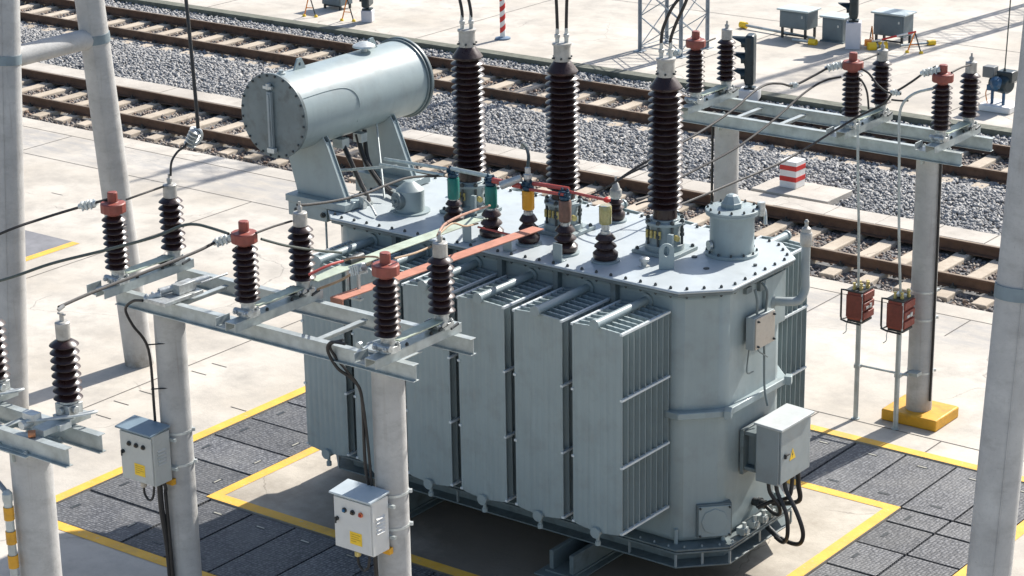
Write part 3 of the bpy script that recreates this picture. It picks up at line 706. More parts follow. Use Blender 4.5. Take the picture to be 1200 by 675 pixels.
# supports
for yc, nm in ((17.95, 'front'), (19.08, 'rear')):
    poly = [(-16.66, 3.28), (-15.98, 3.28), (-16.10, 3.42), (-16.30, 3.95), (-16.82, 3.95), (-16.72, 3.6)]
    poly = [(-16.56, 3.24), (-15.86, 3.24), (-16.12, 3.86), (-16.22, 4.0), (-16.78, 4.0), (-16.70, 3.72)]
    m = MB(); m.prismv([(x, yc-.05, z) for x, z in poly], None, (0, .012, 0)); m.prismv([(x, yc+.02, z) for x, z in poly], None, (0, .012, 0))
    m.prismv([(-15.875, yc-.037, 3.242), (-16.135, yc-.037, 3.86), (-16.147, yc-.037, 3.855), (-15.887, yc-.037, 3.242)], None, (0, .056, 0))
    m.prismv([(-16.54, yc-.037, 3.242), (-16.68, yc-.037, 3.72), (-16.668, yc-.037, 3.724), (-16.528, yc-.037, 3.244)], None, (0, .056, 0))
    s = P(m, 'drum_support', paint, smooth=0)
    m = MB(); m.bx(-16.64, -15.78, yc-.17, yc+.17, 3.16, 3.238); m.bx(-16.62, -16.06, yc-.15, yc+.15, 3.0, 3.158); P(m, 'support_beam', paint, s, bevel=.006)
    m = MB(); m.bolt((-16.1, yc-.15, 3.08), (0, -1, 0), r=.03, h=.03); m.bolt((-16.5, yc-.15, 3.08), (0, -1, 0), r=.02, h=.02); P(m, 'support_bolt', boltm, s, smooth=0)
    m = MB(); m.cyl((-16.12, yc-.1, 3.0), (-16.12, yc-.1, 2.62), .012, n=8); P(m, 'hanging_rod', paint, s)
m = MB(); m.tube([(-16.3, 18.35, 3.78), (-16.15, 18.33, 3.55), (-16.0, 18.3, 3.35), (-15.85, 18.25, 3.2), (-15.8, 18.2, 3.16)], .028); m.tube([(-16.3, 18.62, 3.78), (-16.2, 18.62, 3.5), (-15.95, 18.6, 3.25), (-15.7, 18.5, 3.2), (-15.45, 18.42, 3.19)], .028)
m.tube([(-16.3, 18.75, 3.8), (-16.25, 18.72, 3.5), (-16.1, 18.7, 3.3), (-15.9, 18.7, 3.17)], .026)
P(m, 'oil_hose', black)
m = MB(); m.cyl((-16.25, 18.9, 3.85), (-15.7, 18.35, 3.20), .012, n=8); m.cyl((-16.35, 18.3, 3.42), (-15.45, 18.28, 3.62), .016, n=8); m.box((-16.3, 18.35, 3.74), (.14, .12, .1)); m.box((-16.28, 18.65, 3.74), (.12, .1, .1)); m.lathe([(.05, 0), (.05, .03)], (-15.8, 18.2, LZ), 12); m.lathe([(.05, 0), (.05, .03)], (-15.9, 18.7, LZ), 12)
P(m, 'pipe_fitting', galv)
# things on the near end wall
pth = [(-11.1, 18.92, 2.74), (-10.98, 18.98, 2.74), (-10.9, 19.06, 2.75), (-10.87, 19.12, 2.85), (-10.87, 19.12, 3.0), (-10.87, 19.12, 3.32)]
m = MB(); m.tube(pth, .045, 14); m.cyl((-11.13, 18.9, 2.74), (-11.10, 18.92, 2.74), .08, n=18); pp = P(m, 'vent_pipe', paint_mid)
m = MB(); m.lathe([(.055, 0), (.062, .01), (.062, .13), (.055, .14)], (-10.87, 19.12, 3.31), 18); m.lathe([(.05, .14), (.045, .18), (.02, .2), (.015, .24)], (-10.87, 19.12, 3.31), 14); m.lathe([(.02, .23), (.024, .25), (.012, .27)], (-10.87, 19.12, 3.31), 10); P(m, 'breather_head', capgrey, pp)
m = MB(); m.bx(-11.119, -11.09, 18.72, 19.12, 2.48, 3.02); P(m, 'wall_plate', paint, tank, bevel=.004)
m = MB(); m.bx(-11.08, -10.98, 18.34, 18.72, 2.40, 2.74); tb = P(m, 'terminal_box', paint_mid, bevel=.008)
m = MB(); m.bx(-10.979, -10.965, 18.35, 18.71, 2.41, 2.73); tp = P(m, 'box_lid', beige, tb, bevel=.004)
m = MB(); 
for a, b_ in ((18.38, 2.44), (18.68, 2.44), (18.38, 2.70), (18.68, 2.70)): m.bolt((-10.965, a, b_), (1, 0, 0), r=.012)
P(m, 'lid_screw', boltm, tp, smooth=0)
m = MB(); m.tube([(-11.05, 18.45, 3.0), (-11.02, 18.45, 2.9), (-11.02, 18.45, 2.75)], .014); m.tube([(-11.06, 18.60, 3.03), (-11.0, 18.60, 2.95), (-11.01, 18.60, 2.74)], .014); m.tube([(-11.05, 18.65, 2.40), (-11.05, 18.66, 2.2), (-11.04, 18.66, 1.9), (-11.0, 18.66, 1.72)], .012)
m.tube([(-11.06, 18.38, 2.40), (-11.08, 18.38, 2.15), (-11.08, 18.50, 2.12)], .008); m.box((-11.1, 18.40, 3.0), (.04, .1, .06)); m.box((-11.1, 18.65, 2.98), (.04, .08, .1)); m.tube([(-10.99, 18.40, 2.45), (-10.97, 18.42, 2.38), (-10.99, 18.62, 2.26)], .008)
P(m, 'conduit', paint_dk)
# flat hatch low on the chamfer
ax = Matrix.Rotation(math.radians(45), 3, 'Z')
m = MB(); m.box((-11.20, 17.98, .68), (.36, .10, .36), math.radians(45)); h = P(m, 'hatch_frame', paint_dk, bevel=.006)
nrm = Vector((.707, -.707, 0)); hc = Vector((-11.20, 17.98, .68))+nrm*.051
m = MB(); m.box(hc+nrm*.009, (.33, .016, .33), math.radians(45)); m.lathe([(.14, .018), (.14, .026)], hc, 8, nrm); hp = P(m, 'hatch_cover', paint, h, bevel=.004)
m = MB()
for a in (-.15, .15):
    for b_ in (-.15, .15): m.bolt(hc+Vector((.707, .707, 0))*a+Vector((0, 0, b_))+nrm*.018, nrm, r=.012)
P(m, 'hatch_bolt', boltm, hp, smooth=0)
m = MB()
for k, (yy, zz) in enumerate(((18.25, .50), (18.45, .50), (18.62, .50), (18.78, .5), (18.92, .5))): m.box((-11.02, yy, zz), (.09, .09, .07)); m.cyl((-11.0, yy, zz+.03), (-11.0, yy, zz+.09), .02, n=10); m.lathe([(.03, 0), (.03, .02)], (-10.97, yy, zz), 8, (1, 0, 0))
P(m, 'drain_valve', galv)
m = MB(); m.cyl((-11.12, 18.62, .66), (-10.98, 18.62, .66), .045, n=14); m.lathe([(.06, 0), (.06, .03)], (-11.06, 18.62, .66), 14, (1, 0, 0)); m.cyl((-11.1, 18.75, .40), (-10.8, 18.62, .32), .03, n=12); P(m, 'hose_union', darkm)
# control cabinet
X0, X1, Y0, Y1, Z0, Z1 = -10.90, -10.64, 18.28, 18.88, 1.06, 1.66
m = MB(); m.bx(X0, X1, Y0, Y1, Z0, Z1); cab = P(m, 'control_cabinet', paint_lt if 0 else paint_mid, bevel=.006)
m = MB(); m.bx(X1+.002, X1+.02, Y0+.015, Y1-.01, Z0+.015, Z1-.02); dr = P(m, 'cabinet_door', paint_mid, cab, bevel=.004)
m = MB(); m.prismv([(X0-.02, Y0-.02, Z1+.005), (X0-.02, Y0-.02, Z1+.03), (X1+.045, Y0-.02, Z1+.015), (X1+.045, Y0-.02, Z1-.01)][::-1], None, (0, Y1-Y0+.04, 0)); P(m, 'cabinet_roof', M('pale_roof_paint', (.46, .49, .48), .5, var=.08, scale=4, dirt=(.3, .3, .28), dscale=6, damt=.4), cab, bevel=.004)
m = MB(); m.prismv([(X1+.0215, Y0+.18, Z0+.22), (X1+.0215, Y0+.30, Z0+.22), (X1+.0215, Y0+.24, Z0+.34)], None, (.001, 0, 0)); wn = P(m, 'warning_triangle', stickery, dr, smooth=0)
m = MB(); yb, zb_ = Y0+.24, Z0+.25; m.prismv([(X1+.0228, yb-.006, zb_-.012), (X1+.0228, yb+.012, zb_+.03), (X1+.0228, yb+.002, zb_+.028), (X1+.0228, yb+.008, zb_+.06), (X1+.0228, yb-.014, zb_+.018), (X1+.0228, yb-.002, zb_+.02)], None, (.0006, 0, 0)); P(m, 'lightning_mark', black, wn, smooth=0)
m = MB(); m.box((X1+.03, Y0+.09, Z0+.30), (.02, .025, .05)); m.box((X1+.045, Y0+.105, Z0+.315), (.012, .06, .014)); P(m, 'door_handle', darkm, dr)
m = MB(); m.bx(-11.1, -10.90, Y0+.05, Y1-.1, 1.12, 1.16); m.bx(-11.1, -10.90, Y0+.05, Y1-.1, 1.50, 1.54); m.bx(-11.1, -11.06, Y0+.02, Y1-.05, 1.08, 1.56); m.bx(-10.95, -10.905, Y0+.06, Y0+.075, 1.16, 1.5)
m.bx(-11.06, -10.905, Y0+.12, Y1-.12, 1.165, 1.495)
P(m, 'cabinet_bracket', paint_dk, cab, bevel=.004)
m = MB(); m.tube([(-10.82, 18.40, 1.06), (-10.80, 18.40, .92), (-10.72, 18.44, .78), (-10.74, 18.50, .66), (-10.85, 18.56, .62), (-11.0, 18.62, .66)], .02)
m.tube([(-10.78, 18.48, 1.06), (-10.76, 18.48, .9), (-10.64, 18.46, .7), (-10.62, 18.46, .48), (-10.70, 18.52, .35), (-10.85, 18.62, .33)], .022)
m.tube([(-10.74, 18.58, 1.06), (-10.72, 18.58, .9), (-10.58, 18.56, .7), (-10.50, 18.56, .5), (-10.54, 18.58, .36), (-10.68, 18.64, .30), (-10.85, 18.66, .32)], .023)
m.tube([(-10.70, 18.66, 1.06), (-10.70, 18.66, .92), (-10.72, 18.62, .8), (-10.9, 18.58, .72), (-11.0, 18.5, .66)], .022)
m.tube([(-10.68, 18.74, 1.06), (-10.68, 18.76, .9), (-10.70, 18.8, .7), (-11.0, 18.8, .6)], .026)
P(m, 'cabinet_hose', black, cab)
# busbar rods above the low voltage bushings (bolted to their clamps)
def rod(name, a, b_, r, mat, label, grp=None):
    m = MB(); m.cyl(a, b_, r, n=10); return tag(m.build(name, mat, None, a), label, 'busbar', grp)
y1_ = 18.1
tag(MB().cyl((-15.55, 18.2, 3.70), (-14.62, 18.12, 3.75), .018, n=10).cyl((-15.55, 18.12, 3.66), (-14.62, 18.06, 3.70), .016, n=10).build('twin_busbar', silverrod, None, (-15.55, 18.2, 3.7)), 'pair of thin silver rods from the drum pipes to the first teal sleeved bushing', 'busbar')
rod('busbar', (-14.57, 18.13, 3.76), (-13.94, 18.0, 3.80), .024, silverrod, 'silver round bar linking the two teal sleeved bushings')
rod('busbar', (-13.90, 17.96, 3.78), (-13.56, 18.0, 3.76), .03, redrod, 'short thick red bar between the teal sleeved and the amber sleeved bushing')
rod('busbar', (-13.44, 18.04, 3.80), (-12.98, 18.02, 3.82), .022, redrod, 'red round bar between the amber and the brown sleeved bushing, upper of two')
rod('busbar', (-13.44, 17.98, 3.75), (-12.98, 17.94, 3.78), .016, redrod, 'red round bar between the amber and the brown sleeved bushing, lower of two')
rod('busbar', (-12.96, 18.0, 3.80), (-12.50, 18.0, 3.785), .014, redrod, 'thin red rod from the brown sleeved bushing to the yellow glass one')
tag(MB().lathe([(.01, -.03), (.035, -.015), (.035, .015), (.01, .03)], (-12.50, 18.0, 3.79), 14).build('rod_end_ball', redp, None, (-12.5, 18, 3.79)), 'small red ball on top of the yellow glass bushing', 'terminal ball')
m = MB(); m.lathe([(.03, 0), (.045, .02), (.045, .06), (.03, .07), (.03, .13), (.015, .14)], (-13.50, 18.03, 3.83), 12); m.cyl((-13.56, 18.0, 3.85), (-13.75, 17.9, 3.76), .035, .045, n=14)
tag(m.build('cable_socket', alu, None, (-13.5, 18.03, 3.83)), 'cast metal cable socket standing on the amber sleeved bushing', 'cable socket')
m = MB(); m.tube([(-13.50, 18.03, 3.96), (-13.54, 18.1, 4.06), (-13.72, 18.3, 4.08), (-13.95, 18.55, 4.02), (-14.15, 18.8, 3.9)], .018)
tag(m.build('jumper_cable', gcable, None, (-13.5, 18.03, 3.96)), 'dark jumper cable arching over from the amber sleeved bushing towards the left tall bushing', 'cable')
# flat painted busbars in front
def strap(name, pts, w_, t, mat, label, origin):
    m = MB(); P_ = [Vector(p) for p in pts]
    for a, b_ in zip(P_[:-1], P_[1:]):
        d = (b_-a); L = d.length; q = d.normalized(); side = Vector((0, 0, 1)).cross(q).normalized(); up = q.cross(side)
        if abs(q.z) > .9: side = Vector((1, 0, 0)); up = q.cross(side)
        ax_ = Matrix((side, q, up)).transposed(); m.box((a+b_)/2, (w_, L, t), ax=ax_)
    o = m.build(name, mat, None, origin, bevel=.002, smooth=0); return tag(o, label, 'busbar')
strap('flat_busbar', [(-13.40, 14.95, 3.44), (-13.22, 17.82, 3.42)], .15, .012, orangebar, 'long flat orange busbar over the radiators, its near end bent down', (-13.4, 15, 3.4))
o = MB().bx(-13.475, -13.325, 14.935, 14.947, 3.26, 3.445).build('bar_end', orangebar, None, (-13.4, 14.94, 3.44), smooth=0)
ob = [x for x in col.objects if x.name == 'flat_busbar'][0]; o.parent = ob; o.location = Vector((-13.4, 14.94, 3.44))-ob.location
strap('flat_busbar', [(-13.50, 14.72, 3.66), (-13.47, 15.9, 3.67), (-13.44, 17.1, 3.66), (-13.9, 17.75, 3.42)], .15, .01, greenbar, 'long flat pale green busbar above the orange one, running to the transformer lid', (-13.45, 14.7, 3.66))
ob2 = [x for x in col.objects if x.name.startswith('flat_busbar.')][0]
m = MB(); m.bx(-13.56, -13.54, 15.25, 15.28, 3.35, 3.655); m.bx(-13.42, -13.40, 15.25, 15.28, 3.35, 3.655); m.bx(-13.58, -13.38, 15.24, 15.29, 3.33, 3.35)
o = m.build('bar_support', galv, None, (-13.48, 15.26, 3.4)); o.parent = ob2; o.location = Vector((-13.48, 15.26, 3.4))-ob2.location
m = MB(); m.cyl((-13.52, 15.25, 3.69), (-13.52, 15.45, 3.69), .045, n=12); o = m.build('bar_clamp', darkm, None, (-13.5, 15.3, 3.69)); o.parent = ob2; o.location = Vector((-13.5, 15.3, 3.69))-ob2.location
# ------------------------------------------------------------------ disconnector racks
def concrete_post(x, y_, ztop, r, label, foot=None):
    t = thing('concrete_post', (x, y_, 0), label, 'post', 'round concrete posts under the switch racks')
    part(MB().cyl((x, y_, -.05), (x, y_, ztop), r*1.02, r*.99, n=32), 'shaft', post_m, t)
    m = MB(); m.box((x, y_, ztop+.006), (.42, .46, .012)); m.box((x, y_, ztop-.05), (.02, .40, .09)); 
    for a in (-.16, .16):
        for b in (-.18, .18): m.bolt((x+a, y_+b, ztop+.012), r=.022, h=.02)
    part(m, 'head_plate', galv, t, bevel=.002, smooth=0)
    return t
def band(m, x, y_, z, r):
    m.cyl((x, y_, z-.012), (x, y_, z+.012), r+.006, n=28); m.box((x+r*.85, y_+r*.55, z), (.06, .03, .03), .6)
LPx = (-15.05, -12.35); RPx = (-14.27, -11.55)
lp = [concrete_post(LPx[0], 14.4, 3.27, .15, 'left grey concrete post of the front switch rack, with a pushbutton box and black cable'),
      concrete_post(LPx[1], 14.4, 3.27, .15, 'right grey concrete post of the front switch rack, in front of the radiators')]
rp = [concrete_post(RPx[0], 23.1, 3.27, .15, 'concrete post of the far switch rack rising behind the transformer dome'),
      concrete_post(RPx[1], 23.1, 3.27, .15, 'concrete post of the far switch rack standing in a yellow block')]
npst = concrete_post(-13.38, 11.19, 3.27, .168, 'thick concrete post at the lower left corner carrying the nearest rack')
for p_, x, y_, zs in ((lp[0], LPx[0], 14.4, (1.95, 1.62)), (lp[1], LPx[1], 14.4, (1.98, 1.66)), (rp[1], RPx[1], 23.1, (1.62, 1.28, .62))):
    m = MB()
    for z in zs: band(m, x, y_, z, .15)
    part(m, 'steel_band', galv_lt, p_)
def channel_x(m, x0, x1, y_, z0, z1, fl=.075, t=.008, out=1):   # beam along X, C or I section
    m.bx(x0, x1, y_-t/2, y_+t/2, z0+t, z1-t); m.bx(x0, x1, y_-fl/2, y_+fl/2, z1-t, z1); m.bx(x0, x1, y_-fl/2, y_+fl/2, z0, z0+t)
def frame(x0, x1, ya, yb, label, z0=3.283, z1=3.437, cross=()):
    t = thing('rack_frame', ((x0+x1)/2, (ya+yb)/2, z0), label, 'steel frame', 'galvanised frames on the concrete posts')
    for yy in (ya, yb):
        m = MB(); channel_x(m, x0, x1, yy, z0, z1); part(m, 'beam', galv, t, bevel=.0015, smooth=0)
    for x in cross:
        m = MB(); m.bx(x-.03, x+.03, ya+.04, yb-.04, z1-.052, z1-.044); m.bx(x-.004, x+.004, ya+.04, yb-.04, z1-.09, z1-.053); part(m, 'cross_tie', galv, t, smooth=0)
    return t
frame(-15.32, -11.70, 14.01, 14.80, 'galvanised two beam frame of the front rack, left of the radiators', cross=(-14.62, -12.9))
frame(-14.74, -10.97, 22.73, 23.50, 'galvanised two beam frame of the far rack, in front of the railway', cross=(-14.0, -13.4, -12.75))
frame(-15.6, -12.74, 11.03, 11.38, 'galvanised frame at the left edge carrying the nearest two insulators', cross=(-13.6, -14.4))
INS = {}
def insulator(kind, x, y_, zb, parent):
    """kind: red, grey, station"""
    m = MB(); 
    if kind in ('red', 'grey'):
        m.lathe([(.085, zb), (.085, zb+.035), (.065, zb+.05), (.062, zb+.12), (.075, zb+.125), (.075, zb+.14)], (x, y_, 0), 20)
        m.box((x, y_-.0, zb+.03), (.17, .13, .055)); m.cyl((x-.09, y_-.075, zb+.055), (x+.09, y_-.075, zb+.055), .03, n=12)
        for s in (-1, 1): m.bolt((x+s*.07, y_+.045, zb+.058), r=.018, h=.02); m.bolt((x+s*.055, y_-.105, zb+.055), (0, -1, 0), r=.022, h=.02)
        z0, z1 = zb+.14, zb+.655
        b = part(m, 'insulator', alu, parent, bevel=.002)
        if kind == 'red': pr = shed_profile(.072, .116, z0, z1, 9)
        else: pr = shed_profile(.066, .112, z0, z1, 14, .28) if 0 else shed_profile(.068, .122, z0, z1, 8, .06, .40)
        part(MB().lathe(pr+[(.05, z1)], (x, y_, 0), 28), 'porcelain', porc, b, smooth=42)
        if kind == 'red':
            m = MB(); m.lathe([(.06, z1), (.06, z1+.03), (.116, z1+.032), (.12, z1+.04), (.12, z1+.115), (.11, z1+.125), (.055, z1+.128), (.048, z1+.132), (.048, z1+.215), (.042, z1+.225)], (x, y_, 0), 12)
            part(m, 'cap', capred, b, bevel=.002, smooth=25)
        else:
            m = MB(); m.lathe([(.060, z1-.005), (.066, z1), (.066, z1+.12), (.058, z1+.128), (.022, z1+.13), (.018, z1+.18), (.012, z1+.19), (.012, z1+.225)], (x, y_, 0), 18); m.box((x, y_, z1+.165), (.05, .022, .03))
            part(m, 'cap', capgrey, b, smooth=30)
    return b
def switch(x, ya, yb, label, grp, lean=0.):
    t = thing('disconnector_switch', (x, (ya+yb)/2, 3.44), label, 'disconnector switch', grp)
    m = MB(); y0, y1 = ya-.24, yb+.20; z0, z1 = 3.439, 3.525
    m.bx(x-.06, x+.06, y0, y1, z1-.008, z1); m.bx(x+.052, x+.06, y0, y1, z0, z1-.009); m.bx(x-.06, x-.052, y0, y1, z0, z1-.009)
    m.bx(x-.20, x-.07, y0+.02, y0+.20, z0+.005, z0+.012); m.bx(x-.20, x-.192, y0+.02, y0+.20, z0+.013, z1)
    part(m, 'base_channel', galv, t, bevel=.0015, smooth=0)
    insulator('red', x, ya, z1, t); insulator('grey', x, yb, z1, t)
    m = MB(); m.box((x+.01, (ya+yb)/2, z1+.085), (.125, yb-ya-.13, .012)); part(m, 'green_link', greenbar, t, bevel=.002, smooth=0)
    m = MB(); m.box((x-.05, yb-.10, z1+.05), (.05, .1, .07)); m.cyl((x+.08, yb-.14, z1+.03), (x+.08, yb-.02, z1+.05), .012, n=8); m.bolt((x+.04, ya+.2, z1), r=.016); m.bolt((x+.04, yb-.2, z1), r=.016)
    m.cyl((x+.085, yb+.02, z1+.0), (x+.085, yb+.12, z1+.02), .014, n=8)
    part(m, 'link_fitting', darkm, t)
    return t
for x, w_ in ((-15.22, 'left'), (-13.57, 'middle'), (-11.95, 'right')):
    switch(x, 13.95, 14.68, 'red capped and grey capped brown insulator pair, %s of the front rack' % w_, 'insulator pairs on the front rack')
for x, w_ in ((-14.50, 'left'), (-12.38, 'middle'), (-11.25, 'right')):
    switch(x, 22.74, 23.44, 'red capped and grey capped brown insulator pair, %s of the far rack' % w_, 'insulator pairs on the far rack')
# nearest rack: station posts with pivot arms
def near_ins(x, y_, label):
    t = thing('post_insulator', (x, y_, 3.44), label, 'post insulator', 'grey capped insulators on the nearest rack'); z = 3.439
    m = MB(); m.bx(x-.07, x+.07, y_-.34, y_+.16, z, z+.05); m.bx(x-.10, x+.10, y_-.09, y_+.09, z+.051, z+.07); part(m, 'base_channel', galv, t, bevel=.002, smooth=0)
    m = MB(); m.box((x, y_, z+.12), (.16, .15, .10)); m.lathe([(.075, z+.17), (.07, z+.19)], (x, y_, 0), 18); m.lathe([(.03, 0), (.035, .03)], (x+.08, y_-.02, z+.13), 8, (1, 0, 0)); m.lathe([(.03, 0), (.035, .03)], (x-.0, y_-.075, z+.12), 8, (0, -1, 0)); part(m, 'base_casting', alu, t, bevel=.004)
    part(MB().lathe(shed_profile(.066, .118, z+.19, z+.70, 8, 0, .40)+[(.05, z+.70)], (x, y_, 0), 28), 'porcelain', porc, t, smooth=42)
    m = MB(); m.lathe([(.05, z+.70), (.058, z+.71), (.060, z+.84), (.05, z+.85), (.02, z+.852), (.018, z+.92)], (x, y_, 0), 18); m.cyl((x-.04, y_, z+.91), (x+.04, y_, z+.91), .01, n=6); m.cyl((x, y_-.03, z+.95), (x, y_+.03, z+.97), .016, n=8); part(m, 'cap', capgrey, t, smooth=30)
    m = MB(); m.tube([(x-.10, y_-.36, z+.10), (x+.02, y_-.22, z+.10), (x+.16, y_-.02, z+.10), (x+.2, y_+.08, z+.10), (x+.17, y_+.12, z+.09), (x+.1, y_+.02, z+.085), (x-.02, y_-.2, z+.085)], .012, 8)
    m.cyl((x-.12, y_-.30, z+.07), (x-.12, y_-.40, z+.07), .035, n=10); m.box((x-.1, y_-.3, z+.13), (.12, .09, .05)); m.box((x+.08, y_-.14, z+.03), (.05, .12, .05)); part(m, 'pivot_arm', galv_lt, t)
    m = MB(); m.cyl((x-.02, y_-.42, z+.03), (x+.02, y_-.38, z+.03), .03, n=10); part(m, 'copper_bush', M('copper', (.45, .2, .1), .4, .6), t)
    return t
near_ins(-13.14, 11.42, 'brown insulator with pale grey cap at the left, second from the left edge')
near_ins(-14.0, 11.42, 'brown insulator cut by the left edge of the photo, beside the big pole')
# operating linkage on the front rack
m = MB(); m.cyl((-14.72, 13.98, 3.52), (-14.55, 14.45, 3.56), .035, n=12); m.box((-14.62, 14.2, 3.53), (.10, .22, .09)); m.cyl((-14.8, 13.86, 3.47), (-14.7, 13.98, 3.50), .03, n=10); m.box((-14.66, 14.1, 3.462), (.28, .5, .035)); m.cyl((-14.5, 14.3, 3.56), (-14.45, 14.6, 3.58), .012, n=8)
for k in range(3): m.lathe([(.04, 0), (.04, .02)], (-14.79+.03*k, 13.88+.05*k, 3.475+.01*k), 10, (.45, .85, .2))
tag(m.build('operating_linkage', alu, None, (-14.62, 14.2, 3.45), bevel=.002), 'metal operating linkage lying across the front rack, with the black cable end', 'linkage')
m = MB(); m.box((-12.25, 14.35, 3.50), (.1, .16, .12)); m.cyl((-12.32, 14.1, 3.46), (-12.2, 14.3, 3.5), .02, n=8); m.lathe([(.03, 0), (.03, .04)], (-12.3, 14.0, 3.50), 10, (0, -1, 0)); m.box((-12.2, 14.2, 3.455), (.2, .4, .03))
tag(m.build('operating_linkage', galv, None, (-12.25, 14.3, 3.45), bevel=.002), 'small linkage bracket left of the rightmost pair on the front rack', 'linkage')
# cables down the posts
def cable(name, pts, r, mat, label, cat='cable', group=None, o=None, n=8, smooth=True):
    m = MB().tube(pts, r, n, smooth=smooth); return tag(m.build(name, mat, None, o or pts[0]), label, cat, group)
def rel(pts, dx, dy): return [(a+dx, b+dy, c) for a, b, c in pts]
c1 = cable('post_cable', [(-14.80, 13.84, 3.46), (-14.95, 13.86, 3.42), (-15.10, 13.9, 3.30), (-15.15, 14.02, 3.1), (-15.15, 14.2, 2.8), (-15.15, 14.22, 2.2), (-15.15, 14.22, 2.02)], .014, black, 'black cable hanging from the linkage down the left front post to its box')
for z in (2.85, 2.4):
    m = MB().cyl((-15.15, 14.20, z), (-14.99, 14.27, z+.025), .007, n=6); o = m.build('cable_tie', black, None, c1.location); o.parent = c1; o.location = (0, 0, 0)
cable('post_cable', [(-12.42, 13.93, 3.50), (-12.58, 13.93, 3.48), (-12.64, 13.95, 3.38), (-12.58, 14.0, 3.22), (-12.50, 14.1, 3.1), (-12.49, 14.2, 2.9), (-12.49, 14.21, 2.3), (-12.46, 14.22, 2.03)], .015, black, 'upper black cable looped over the front rack beam and down its right post')
cable('post_cable', [(-12.46, 13.95, 3.52), (-12.62, 13.96, 3.44), (-12.60, 14.0, 3.32), (-12.52, 14.06, 3.18), (-12.46, 14.15, 2.98), (-12.455, 14.215, 2.5), (-12.43, 14.22, 2.03)], .013, black, 'lower thinner black cable on the right front post, close beside its twin')
cable('post_cable', [(-15.08, 14.16, 1.50), (-15.08, 14.16, 1.2), (-15.07, 14.2, .7), (-15.07, 14.21, 0)], .028, black, 'thick black cable under the left pushbutton box, running down the post')
cable('post_cable', [(-15.02, 14.15, 1.5), (-15.0, 14.16, 1.42), (-15.04, 14.19, 1.3), (-15.03, 14.2, .6), (-15.03, 14.2, 0)], .018, black, 'thinner black cable under the left pushbutton box beside the thick one')
cable('post_cable', [(-12.38, 14.16, 1.5), (-12.38, 14.18, 1.2), (-12.40, 14.2, .5), (-12.4, 14.2, 0)], .02, black, 'black cable leaving the bottom of the right pushbutton box')
cable('post_cable', [(RPx[1]+.165, 23.06, 3.27), (RPx[1]+.168, 23.06, 2.2), (RPx[1]+.168, 23.06, 1.0), (RPx[1]+.166, 23.05, .28)], .016, black, 'black cable clipped to the far post in the yellow block', n=8, smooth=False)
cable('post_cable', [(RPx[0]-.165, 23.04, 3.27), (RPx[0]-.168, 23.04, 1.0), (RPx[0]-.166, 23.04, 0)], .016, black, 'black cable on the far post behind the transformer dome', smooth=False)
# pushbutton boxes
def button_box(x0, label, mt, cols, roof):
    x1 = x0+.445; y0, y1 = 14.0, 14.22; z0, z1 = 1.50, 2.02
    t = thing('pushbutton_box', ((x0+x1)/2, 14.1, z0), label, 'control box', 'pushbutton boxes on the front posts')
    part(MB().bx(x0, x1, y0, y1, z0, z1), 'body', mt, t, bevel=.006)
    d = part(MB().bx(x0+.012, x1-.012, y0-.018, y0-.001, z0+.012, z1-.025), 'door', mt, t, bevel=.004)
    m = MB(); m.prismv([(x0-.02, y0-.045, z1+.004), (x0-.02, y1+.0, z1+.03), (x0-.02, y1+.0, z1+.05), (x0-.02, y0-.045, z1+.022)], None, (x1-x0+.04, 0, 0)); part(m, 'roof', roof, t, bevel=.003)
    for k in range(3):
        cxx = x0+.14+.095*k; m = MB(); m.lathe([(.024, 0), (.024, .012), (.02, .015)], (cxx, y0-.019, z1-.13), 16, (0, -1, 0)); bz = part(m, 'button_ring', (darkm, darkm, M('orange_ring', (.6, .16, .06), .5))[k] if cols else darkm, d)
        m = MB(); m.lathe([(.014, .015), (.014, .026), (.008, .03)], (cxx, y0-.019, z1-.13), 12, (0, -1, 0)); part(m, 'button', (lens_b, lens_k, lens_r)[k] if cols else lens_k, bz)
    m = MB(); m.lathe([(.02, 0), (.02, .02)], (x0+.05, y0-.019, z0+.29), 10, (0, -1, 0)); m.box((x0+.05, y0-.045, z0+.275), (.012, .01, .05)); part(m, 'handle', darkm, d)
    m = MB(); m.bx(x0+.19, x0+.33, y0-.0205, y0-.019, z0+.08, z0+.20); s = part(m, 'sticker', stickery, d, smooth=0)
    m = MB()
    for k in range(4): m.bx(x0+.205, x0+.205+(.11, .09, .11, .06)[k], y0-.0215, y0-.0208, z0+.175-.022*k, z0+.179-.022*k)
    part(m, 'sticker_text', M('brown_ink', (.3, .16, .02), .6), s, smooth=0)
    m = MB()
    for k in range(5): m.prismv([(x1+.0005, y0+.045, z1-.16-.035*k), (x1+.016, y0+.045, z1-.175-.035*k), (x1+.0005, y0+.045, z1-.178-.035*k)], None, (0, .11, 0))
    part(m, 'louvre', mt, t, smooth=0)
    m = MB(); m.lathe([(.024, 0), (.024, -.05)][::-1], (x0+.17, 14.1, z0), 10); m.lathe([(.018, -.10), (.03, -.09), (.03, -.05)], (x0+.17, 14.1, z0), 10); part(m, 'cable_gland', brass if cols else beige, t)
    m = MB(); m.tube([(x0+.17, 14.1, z0-.09), (x0+.175, 14.1, z0-.17), (x0+.23, 14.1, z0-.22), (x0+.29, 14.1, z0-.17), (x0+.30, 14.12, z0-.0)], .012); part(m, 'flex_hose', black, t)
    m = MB(); m.box((x1-.05, 14.24, z0-.03), (.1, .05, .06)); part(m, 'yellow_bracket', yellow_blk, t)
    m = MB(); m.bx(x0+.1, x1+.06, y1+.001, y1+.03, z0+.10, z0+.13); m.bx(x0+.1, x1+.06, y1+.001, y1+.03, z1-.12, z1-.09); part(m, 'mounting_strap', galv, t)
    return t
